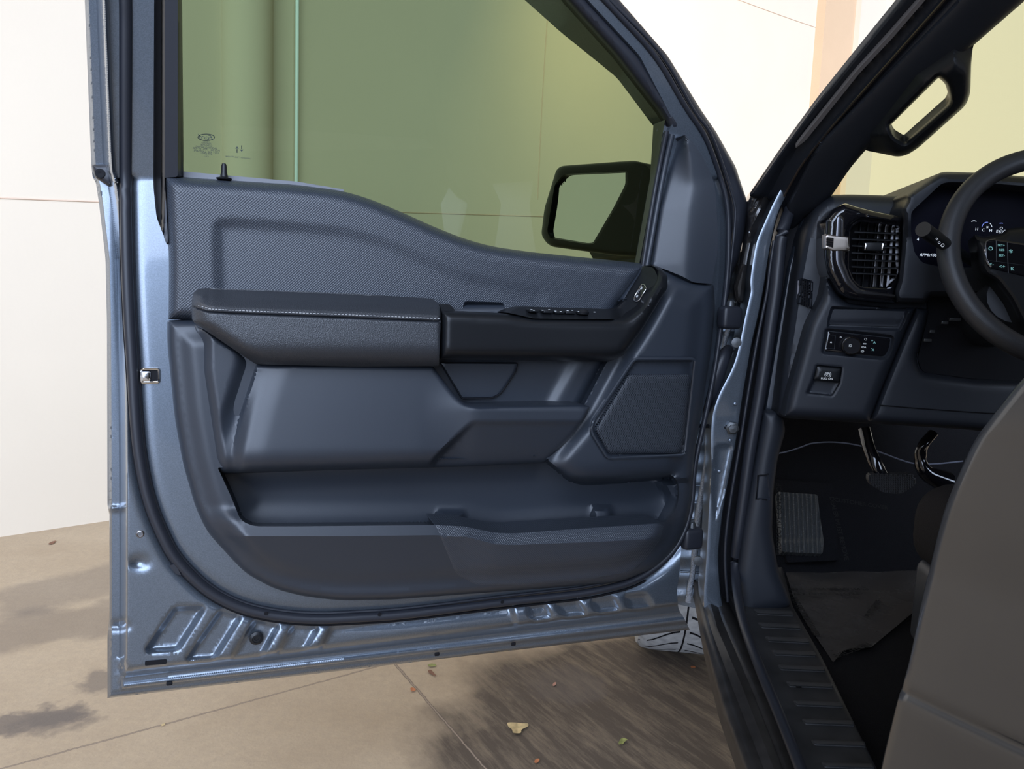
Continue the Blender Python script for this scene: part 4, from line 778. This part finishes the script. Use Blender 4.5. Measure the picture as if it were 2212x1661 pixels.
# instrument hood
ho = fil([(1950, 474, 4), (1946, 450, 6), (1957, 430, 4), (1957, 421, 4), (2011, 384, 10), (2030, 373, 8), (2112, 373), (2420, 400, 2), (2420, 640, 2), (2060, 640), (2012, 640, 4), (2000, 655, 6), (1935, 654, 4), (1930, 632), (1940, 605), (1946, 540)], 10)
hc = fil([(1968, 458, 8), (2033, 397, 10), (2048, 393), (2112, 394), (2400, 415, 4), (2400, 575, 4), (2040, 578, 10), (1992, 568, 10), (1975, 545, 8), (1968, 505)], 8)
relief('instrument_hood', DB, ho, lambda Q: 0.055+0.04*rnd(sdf(Q, ho), 14)-0.02*ss(Q[:, 1], 470, 520), PLAD, dash, res=8, back=-0.02, holes=[hc])
scrn = relief('instrument_screen', DB, fil([(1960, 460, 2), (2030, 388, 2), (2050, 384, 2), (2420, 404, 2), (2420, 600, 2), (1990, 600, 2), (1960, 570, 2)], 2), 0.035, mat('dark_display', (0.003, 0.003, 0.009), 0.5, spec=0.08), dash, res=60)
def ds(s, u, v, z, m=LITE, **k): text('display_lettering', s, DB, u, v, 0.0365, z, m, dash, **k)
ds('RPMx1000', 2007, 551, .0075, italic=.3); ds('7', 2030, 559, .0085, LITR); ds('4', 1983, 517, .0075); ds('H', 2110, 495, .007); ds('C', 2124, 497, .007); ds('H', 2140, 498, .007); ds('E', 2154, 500, .007); ds('83', 2162, 501, .0075); ds('mi', 2158, 508, .006); ds('C', 2170, 500, .007); ds('x', 2133, 490, .007); ds('o', 2163, 492, .010)
for cx, cy, a0, a1, m in ((2132, 493, 3.3, 4.9, LITB), (2132, 493, 5.3, 6.1, LITE), (2104, 490, 4.2, 5.2, LITE), (2163, 495, 4.4, 5.0, LITB)): tube('gauge_arc', [DB.p(cx+11*math.cos(a), cy+13*math.sin(a), 0.0365) for a in np.linspace(a0, a1, 8)], 0.0006, m, dash, k=1, seg=4)
# ================================================================== STEERING WHEEL, STALK
SWn = -TF*math.cos(math.radians(20))+np.array([0, 0, 1])*math.sin(math.radians(20))
swc = atdepth(2300, 552, 1.20)
SW = Frame(swc, SWn)
ring = [swc+SW.ex*0.174*math.cos(a)+SW.ey*0.174*math.sin(a) for a in np.linspace(0, 2*math.pi, 49)[:-1]]
wheel = tube('steering_wheel', ring, 0.0172, mat('wheel_leather', (0.026, 0.027, 0.031), 0.45, bump=('grain', 900, 0.0004, 0.3)), ROOT, k=2, seg=20, closed=True, side=SWn)
wheel['label'] = 'dark steering wheel rim and spokes'
pad = fil([(2103, 506, 6), (2126, 511, 8), (2165, 504), (2175, 494, 6), (2400, 470, 4), (2400, 700, 4), (2290, 780, 4), (2240, 770, 10), (2180, 650, 10), (2150, 610), (2125, 596, 8), (2112, 570)], 10)
relief('spoke_pad', SW, pad, lambda Q: -0.03+0.03*rnd(sdf(Q, pad), 20), BLAK, wheel, res=9, back=-0.05)
bt = fil([(2126, 520, 8), (2150, 516), (2212, 526, 3), (2260, 532, 2), (2260, 610, 2), (2212, 596), (2138, 578, 10), (2129, 560)], 6)
bc = relief('button_cluster', SW, bt, lambda Q: 0.0015+0.001*rnd(sdf(Q, bt), 4), GLOS, wheel, res=10, back=-0.02)
tube('cluster_trim', [SW.p(*p, 0.003) for p in ((2150, 517), (2131, 522), (2128, 545), (2132, 565), (2141, 577))], 0.0012, SATN, wheel, k=4, seg=6)
for s, u, v, z in (('O', 2140, 537, .009), ('SET+', 2163, 530, .005), ('RES', 2164, 540, .005), ('SET-', 2164, 552, .005), ('*', 2184, 546, .014), ('<-', 2142, 571, .008), ('<+', 2165, 576, .008), ('K', 2187, 581, .008)): text('switch_symbol', s, SW, u, v, 0.0035, z, CYAN, wheel)
for (p, q) in (((2152, 520), (2153, 566)), ((2176, 523), (2178, 590)), ((2130, 562), (2250, 578))): tube('button_gap', [SW.p(*p, 0.003), SW.p(*q, 0.003)], 0.0005, PLAS, wheel, k=1, seg=4, smooth=False)
stl = tube('wiper_stalk', [atdepth(1994, 495, 1.16), atdepth(2018, 512, 1.19), atdepth(2060, 540, 1.24), atdepth(2110, 570, 1.30)], [0.0115, 0.0115, 0.009, 0.008], BLAK, ROOT, k=5, seg=18)
text('stalk_symbol', '= o D', cross(1.165), 2030, 524, 0.0, 0.007, WPRT, stl, rot=-0.8)
# ================================================================== WINDSCREEN
relief('windscreen_glass', AP, fil([(1690, 560, 2), (1760, 330, 2), (2130, -110, 2), (2700, -110, 2), (2700, 560, 2)], 2), -0.035, WIND, ROOT, res=80)
# ================================================================== FOOTWELL
cf = level(0.585)
a = [cf.p(1560, 1700), cf.p(2500, 1700), cf.p(2300, 1235), cf.p(1640, 1245)]
q0, q1 = a[3], a[2]; up_ = TF*0.30+np.array([0, 0, 0.42]); q2, q3 = q1+up_, q0+up_; q4, q5 = q2+np.array([0, 0, .5]), q3+np.array([0, 0, .5])
a0, a1 = a[0]-TF*0.6, a[1]-TF*0.6
carpet = mk('footwell_carpet', [a0, a1, q1, q0, q2, q3, q4, q5], [(0, 1, 2, 3), (3, 2, 4, 5), (5, 4, 6, 7)], CARP, ROOT, smooth=False)
TB = Frame(q0, np.cross(TR, up_)); 
if TB.n @ (CAM-TB.o) < 0: TB = Frame(q0, -TB.n)
dp = fil([(1678, 1062, 6), (1766, 1068, 6), (1772, 1120), (1780, 1171, 5), (1777, 1196, 5), (1690, 1192, 5), (1686, 1165), (1680, 1110)], 6)
relief('foot_rest', TB, dp, lambda Q: 0.02+0.004*np.sin((Q[:, 0]-0.03*(Q[:, 1]))*2*math.pi/9.6)+0.01*ss(Q[:, 1], 1160, 1172), mat('worn_grey_rubber', (0.060, 0.064, 0.066), 0.6), ROOT, res=2.6, back=0.0)
relief('foot_rest_surround', TB, fil([(1672, 1035, 6), (1800, 1045, 6), (1812, 1210), (1700, 1215, 6)], 6), 0.006, CARP, ROOT, res=20, back=-0.01)
tube('carpet_edge_fuzz', [TB.p(*p, 0.012) for p in ((1676, 981), (1705, 974), (1730, 966), (1752, 958), (1790, 955), (1825, 957), (1862, 964), (1905, 978), (1945, 993), (1975, 1001), (2020, 1002), (2080, 996))], 0.0020, mat('pale_lint', (0.16, 0.18, 0.24), 0.8), ROOT, k=4, seg=5)
br = fil([(1877, 1024, 6), (1975, 1024, 8), (1981, 1045, 12), (1946, 1068, 12), (1905, 1063, 10), (1876, 1044, 10)], 8)
CP = cross(1.66)
pd = relief('brake_pedal', CP, br, lambda Q: 0.004+0.0016*np.sin(Q[:, 0]*2*math.pi/5.0), mat('pedal_rubber', (0.022, 0.022, 0.024), 0.6), ROOT, res=2.5, back=-0.012)
tube('pedal_arm', [CP.p(1866, 925, -0.05), CP.p(1876, 965, -0.03), CP.p(1892, 1002, -0.012), CP.p(1910, 1034, -0.008)], 0.0085, GLOS, pd, k=5, flat=1.6)
tube('accelerator_pedal', [CP.p(2016, 935, -0.03), CP.p(1994, 962, -0.02), CP.p(1988, 992, -0.02), CP.p(2000, 1020, -0.02), CP.p(2040, 1040, -0.03)], [0.012, 0.013, 0.012, 0.02, 0.03], GLOS, ROOT, k=5, flat=0.8)
# clear protective floor film with printed edges
FM = level(0.592)
FILM = mat('clear_protective_film', (0.065, 0.060, 0.057), 0.25, spec=0.6, bump=('noise', 9, 0.02, 0.55))
fm = fil([(1694, 1225, 4), (1712, 1285), (1735, 1335), (1800, 1431, 3), (1822, 1405, 3), (1840, 1401), (1882, 1398, 4), (2000, 1300, 3), (2000, 1150, 3), (1700, 1150, 3)], 4)
film = relief('floor_film', FM, fm, lambda Q: 0.004*np.sin(Q[:, 0]/19.0+Q[:, 1]/31.0)*np.sin(Q[:, 1]/23.0), FILM, ROOT, res=8)
film['label'] = 'crumpled clear protective floor film'
PB = mat('black_film_print', (0.004, 0.004, 0.004), 0.8)
def ft(s, p, q, size, mirror=False):
    a_, b_ = FM.p(*p, 0.006), FM.p(*q, 0.006); e = (b_-a_)/np.linalg.norm(b_-a_); y = np.cross((0, 0, 1), e); text('film_lettering', s, FM, 0, 0, 0, size, PB, film, at=(a_+b_)/2, ex=e, ey=y)
ft('PROTECTIVE COVER', (1695, 1260), (1790, 1415), .022); ft('CUSTOMER MUST REMOVE', (1830, 1272), (1715, 1272), .020); ft('PROTECTIVE COVER', (1830, 1282), (1718, 1282), .020); ft('PROTECTIVE', (1880, 1389), (1800, 1418), .02); ft('MUST REMOVE', (1868, 1340), (1905, 1290), .018)
def tt(s, u, v, size, rot):
    text('film_lettering', s, TB, u, v, 0.03, size, PB, film, rot=rot)
tt('PROTECTIVE COVER OF', 1683, 1120, .018, 1.5); tt('DEALER MUST REMOVE', 1812, 1140, .016, -1.45); tt('CUSTOMER COVER', 1860, 1088, .015, -0.1)
# ================================================================== SILL
SL = level(0.625)
rk = fil([(1480, 1225, 3), (1500, 1276), (1523, 1398), (1556, 1531), (1602, 1661), (1650, 1790, 2), (1800, 1790, 2), (1735, 1661), (1665, 1481), (1589, 1322), (1560, 1260), (1540, 1225, 3)], 14)
ga = np.array([(1505, 1240), (1536, 1360), (1580, 1480), (1650, 1661), (1700, 1790)], float); gb = np.array([(1530, 1240), (1560, 1340), (1620, 1480), (1692, 1661), (1745, 1790)], float); gc = np.array([(1518, 1240), (1549, 1356), (1602, 1480), (1672, 1661), (1724, 1790)], float)
rock = relief('rocker_panel', SL, rk, lambda Q: -0.03+0.03*rnd(sdf(Q, rk), 26)-0.0025*np.exp(-(dist(Q, ga, False)/4)**2)-0.0035*np.exp(-(dist(Q, gb, False)/4)**2)+0.004*np.exp(-(dist(Q, gc, False)/6)**2), mat('dusty_black_paint', (0.024, 0.022, 0.021), 0.5, var=(25, 0.4), coat=0.1), ROOT, res=7, back=-0.05, lines=[(ga, False), (gb, False), (gc, False)], offs=(4,))
sp_ = fil([(1589, 1322, 4), (1560, 1260), (1600, 1225, 3), (1690, 1225, 3), (1712, 1309), (1778, 1425), (1894, 1661), (1960, 1790, 2), (1800, 1790, 2), (1735, 1661), (1665, 1481)], 10)
SL2 = level(0.635)
ribs = []
for x0, x1, y in ((1626, 1711, 1315), (1636, 1727, 1344), (1651, 1746, 1374), (1665, 1760, 1403), (1679, 1780, 1435), (1697, 1797, 1471), (1712, 1818, 1512), (1731, 1843, 1552), (1751, 1867, 1597), (1773, 1885, 1645)):
    ribs.append(fil([(x0, y, 4), (x1, y+4, 4), (x1+4, y+15, 4), (x0+8, y+11, 5)], 4))
spl = relief('sill_plate', SL2, sp_, lambda Q: -0.012+0.012*rnd(sdf(Q, sp_), 8), mat('black_sill_plastic', (0.028, 0.028, 0.029), 0.5, var=(18, 0.35)), ROOT, res=12, back=-0.04)
for rb in ribs: relief('sill_rib', SL2, rb, lambda Q, rb=rb: 0.0015+0.005*rnd(sdf(Q, rb), 5), mat('rib_plastic', (0.055, 0.055, 0.056), 0.5) if rb is ribs[0] else bpy.data.materials['rib_plastic'], spl, res=5, back=-0.004)
# ================================================================== SEAT
seat = empty('driver_seat', (0.98, 1.05, 0.6), ROOT)
FX = (TR, TF, np.array([0, 0, 1.0]))
c0 = atdepth(1962, 1127, 1.36)
def seatpt(dx, dy, z): return np.array([c0[0], c0[1], 0])+TR*dx+TF*dy+np.array([0, 0, z])
cz = c0[2]
rbox('seat_cushion', seatpt(0.26, -0.24, cz+0.0), FX, (0.52, 0.54, 0.17), 0.068, FABR, seat, seg=6)
rbox('seat_side_shield', seatpt(0.025, -0.30, cz-0.13), FX, (0.05, 0.52, 0.16), 0.02, PLAS, seat, seg=4)
rbox('seat_base', seatpt(0.27, -0.28, cz-0.20), FX, (0.42, 0.44, 0.20), 0.02, PLAD, seat)
rbox('seat_back', seatpt(0.27, -0.62, cz+0.36), (TR, TF*0.97-np.array([0, 0, .0]), np.array([-0.25*TF[0], -0.25*TF[1], 0.97])), (0.5, 0.13, 0.75), 0.055, FABR, seat, seg=5)
# ================================================================== REAR DOOR (ajar), only its outer skin faces the camera
edge = [(1880, 1760, .745), (1897, 1661, .73), (1915, 1582, .72), (1933, 1510, .71), (1941, 1488, .71), (1946, 1470, .705), (1960, 1415, .70), (1989, 1276, .69), (2003, 1222, .685), (2031, 1107, .67), (2070, 1010, .655), (2098, 952, .645), (2126, 912, .635), (2176, 848, .62), (2212, 808, .61), (2300, 730, .59), (2400, 660, .57)]
gdir = np.array([0.545, -0.839, 0]); gn = np.array([-0.839, -0.545, 0])
E = [atdepth(*e) for e in edge]
E += [E[-1]+np.array([0.012, -0.02, 0.06]), E[-1]+np.array([0.10, -0.08, 0.30]), E[-1]+np.array([0.19, -0.14, 0.52])]
E = smooth3(np.array(E), 4)
rows = []
for k_, (s_, o_) in enumerate(((0.0, -0.10), (0.0, -0.012), (0.001, -0.004), (0.004, 0.0), (0.012, 0.001), (0.05, 0.002), (0.2, 0.003), (0.45, 0.004), (0.75, 0.002))): rows.append(E+gdir*s_+gn*o_)
V = np.concatenate(rows); n = len(E); Fc = [(i*n+j, i*n+j+1, (i+1)*n+j+1, (i+1)*n+j) for i in range(len(rows)-1) for j in range(n-1)]
rd = mk('rear_door', V, Fc, SKIN, ROOT, 60); rd['label'] = 'rear half door standing ajar, glossy dark grey outer skin'
# ================================================================== CAB SHELL: roof, far side, back, keeps the cabin dark
def fl3(y, x, z): return TF*y+TR*x+np.array([0, 0, z])
bx = hinge @ TR
Xl, Xr = bx+0.06, bx+1.62
V = [fl3(0.95, Xl+0.22, 1.98), fl3(0.95, Xr-0.2, 1.98), fl3(-1.0, Xr-0.2, 1.98), fl3(-1.0, Xl+0.22, 1.98),
     fl3(0.95, Xl+0.22, 2.02), fl3(0.95, Xr-0.2, 2.02), fl3(-1.0, Xr-0.2, 2.02), fl3(-1.0, Xl+0.22, 2.02)]
mk('cab_roof', V, [(0, 1, 2, 3), (7, 6, 5, 4), (0, 4, 5, 1), (1, 5, 6, 2), (2, 6, 7, 3), (3, 7, 4, 0)], PLAD, ROOT, smooth=False)
V = [fl3(1.9, Xr, 0.5), fl3(-1.0, Xr, 0.5), fl3(-1.0, Xr, 1.35), fl3(1.9, Xr, 1.3), fl3(-1.0, Xl, 0.5), fl3(-1.0, Xl+.15, 1.98), fl3(-1.0, Xr-.2, 1.98)]
mk('cab_sides', V, [(0, 1, 2, 3), (4, 1, 2, 6, 5)], PLAD, ROOT, smooth=False)
V = [fl3(-0.35, bx-0.02, 0.55), fl3(-3.2, bx-0.02, 0.55), fl3(-3.2, bx-0.01, 1.35), fl3(-0.35, bx-0.01, 1.40), fl3(-0.35, bx+0.1, 1.40), fl3(-3.2, bx+0.1, 1.35), fl3(-0.35, bx+0.17, 1.95), fl3(-1.0, bx+0.17, 1.95), fl3(-1.0, bx, 1.4)]
mk('cargo_bed_side', V, [(0, 1, 2, 3), (3, 2, 5, 4), (3, 8, 7, 6)], SKIN, ROOT, smooth=False)
# front wing and bonnet mass ahead of the dash
# ================================================================== FRONT TYRE
tb = G.p(1455, 1392); tyc = tb+np.array([0, 0, 0.40])+TF*0.03
R = 0.40
Wt = 0.15
prof = [(R*0.62, -Wt*0.9), (R*0.86, -Wt*1.0), (R*0.95, -Wt*0.97), (R*0.985, -Wt*0.86), (R, -Wt*0.6), (R, Wt*0.6), (R*0.985, Wt*0.86), (R*0.95, Wt*0.97), (R*0.86, Wt), (R*0.62, Wt*0.9)]
tyre = lathe('front_tyre', tyc, TR, prof, TIRE, ROOT, seg=72); tyre['label'] = 'front tyre with pale dusty tread'
V = []; Fc = []
for i in range(34):
    a0_ = 2*math.pi*i/34
    for sgn in (-1, 1):
        pts = []
        for k_ in range(7):
            t_ = k_/6; an = a0_+0.32*t_**1.5; x = sgn*Wt*(0.10+0.86*t_); rr_ = R*(1.001 if abs(x) < Wt*0.62 else 1.001-0.05*((abs(x)/Wt-0.62)/0.36)**2)
            for w_ in (-0.013, 0.013): pts.append(tyc+TR*x+TF*(math.cos(an+w_)*rr_)+np.array([0, 0, 1])*(math.sin(an+w_)*rr_))
        n0 = len(V); V += pts; Fc += [(n0+2*k_, n0+2*k_+1, n0+2*k_+3, n0+2*k_+2) for k_ in range(6)]
for x in (0.0,):
    n0 = len(V)
    for i in range(72):
        an = 2*math.pi*i/72
        for w_ in (-0.003, 0.003): V.append(tyc+TR*(x*Wt*1.3+w_)+TF*math.cos(an)*R*1.001+np.array([0, 0, 1])*math.sin(an)*R*1.001)
    Fc += [(n0+2*i, n0+2*i+1, n0+(2*i+3) % 144, n0+(2*i+2) % 144) for i in range(72)]
mk('tread_grooves', V, Fc, DARK, tyre, smooth=False)
# ================================================================== LEAVES AND DEBRIS
def leaf(name, u, v, poly, m, curl=0.01, label='', cat='leaf', fr=G, z=0.003, group=None):
    o = dense(fil(poly, 3), 4); res_ = relief(name, fr, np.array(o)+np.array([u, v]), lambda Q: z+curl*np.abs(np.sin((Q[:, 0]-u)/9.0))*0.6+curl*0.4*((Q[:, 1]-v)/15.0)**2, m, None, res=4, back=z*0.4 if False else None)
    tag(res_, label, cat, group); return res_
TANL = mat('dry_tan_leaf', (0.58, 0.44, 0.22), 0.7, var=(60, 0.2)); GRNL = mat('yellow_green_leaf', (0.28, 0.30, 0.09), 0.7, var=(60, 0.3)); ORGL = mat('orange_petal', (0.50, 0.17, 0.06), 0.6); BRNL = mat('brown_leaf', (0.20, 0.09, 0.05), 0.7)
leaf('fallen_leaf', 1118, 1570, [(-23, -9), (-14, -10), (0, -9), (10, -8), (23, -8), (24, -2), (14, 3), (8, 6), (8, 13), (0, 14), (-10, 13), (-12, 5), (-20, 0)], TANL, 0.006, 'large torn tan leaf lying on the dark stained concrete')
leaf('fallen_leaf', 1345, 1601, [(-8, 8), (-9, 2), (-2, -8), (6, -6), (12, -4), (4, 1), (0, 7), (-4, 5)], GRNL, 0.010, 'small curled yellow-green leaf on the dark concrete near the sill')
leaf('fallen_leaf', 934, 1438, [(-11, -2), (-3, -5), (9, -4), (7, 1), (-6, 2)], GRNL, 0.004, 'yellow-green leaf fragment just below the bottom edge of the open door')
leaf('leaf_fragment', 933, 1452, [(-10, -4), (-2, -6), (4, 1), (10, 8), (4, 7), (-6, 2)], BRNL, 0.003, 'brown leaf fragment beside the yellow-green one below the door')
leaf('fallen_petal', 1160, 1643, [(-6, 1), (-3, -4), (4, -5), (6, -2), (1, 5), (-5, 5)], ORGL, 0.004, 'bright orange petal at the bottom of the frame', 'petal')
leaf('fallen_petal', 892, 1489, [(-6, -3), (-2, -5), (3, -3), (7, 0), (3, 4), (-4, 4)], ORGL, 0.006, 'curled orange petal lying on the concrete joint', 'petal')
leaf('fallen_petal', 1497, 1440, [(-6, -2), (4, -2), (6, 2), (-4, 3)], ORGL, 0.003, 'small orange petal in the shade beside the rocker', 'petal')
leaf('fallen_petal', 1198, 1477, [(-5, 3), (-2, -3), (4, -4), (3, 2), (-2, 5)], mat('pale_pink_petal', (0.5, 0.25, 0.18), 0.6), 0.004, 'tiny pale pink petal on the dark concrete stain', 'petal')
leaf('fallen_leaf', 112, 1172, [(-9, 3), (-2, -2), (10, -5), (4, 2), (-2, 4)], BRNL, 0.002, 'small brown leaf near the foot of the cream wall')
leaf('leaf_fragment', 352, 1565, [(-5, 0), (4, -3), (5, 1), (-3, 3)], TANL, 0.002, 'tiny pale leaf scrap by the concrete joint below the door corner')
leaf('leaf_scrap', 1722, 1209, [(-3, -4), (2, -2), (2, 4), (-1, 4)], TANL, 0.002, 'tiny pale scrap on the footwell floor below the foot rest', 'debris', fr=FM, z=0.012)
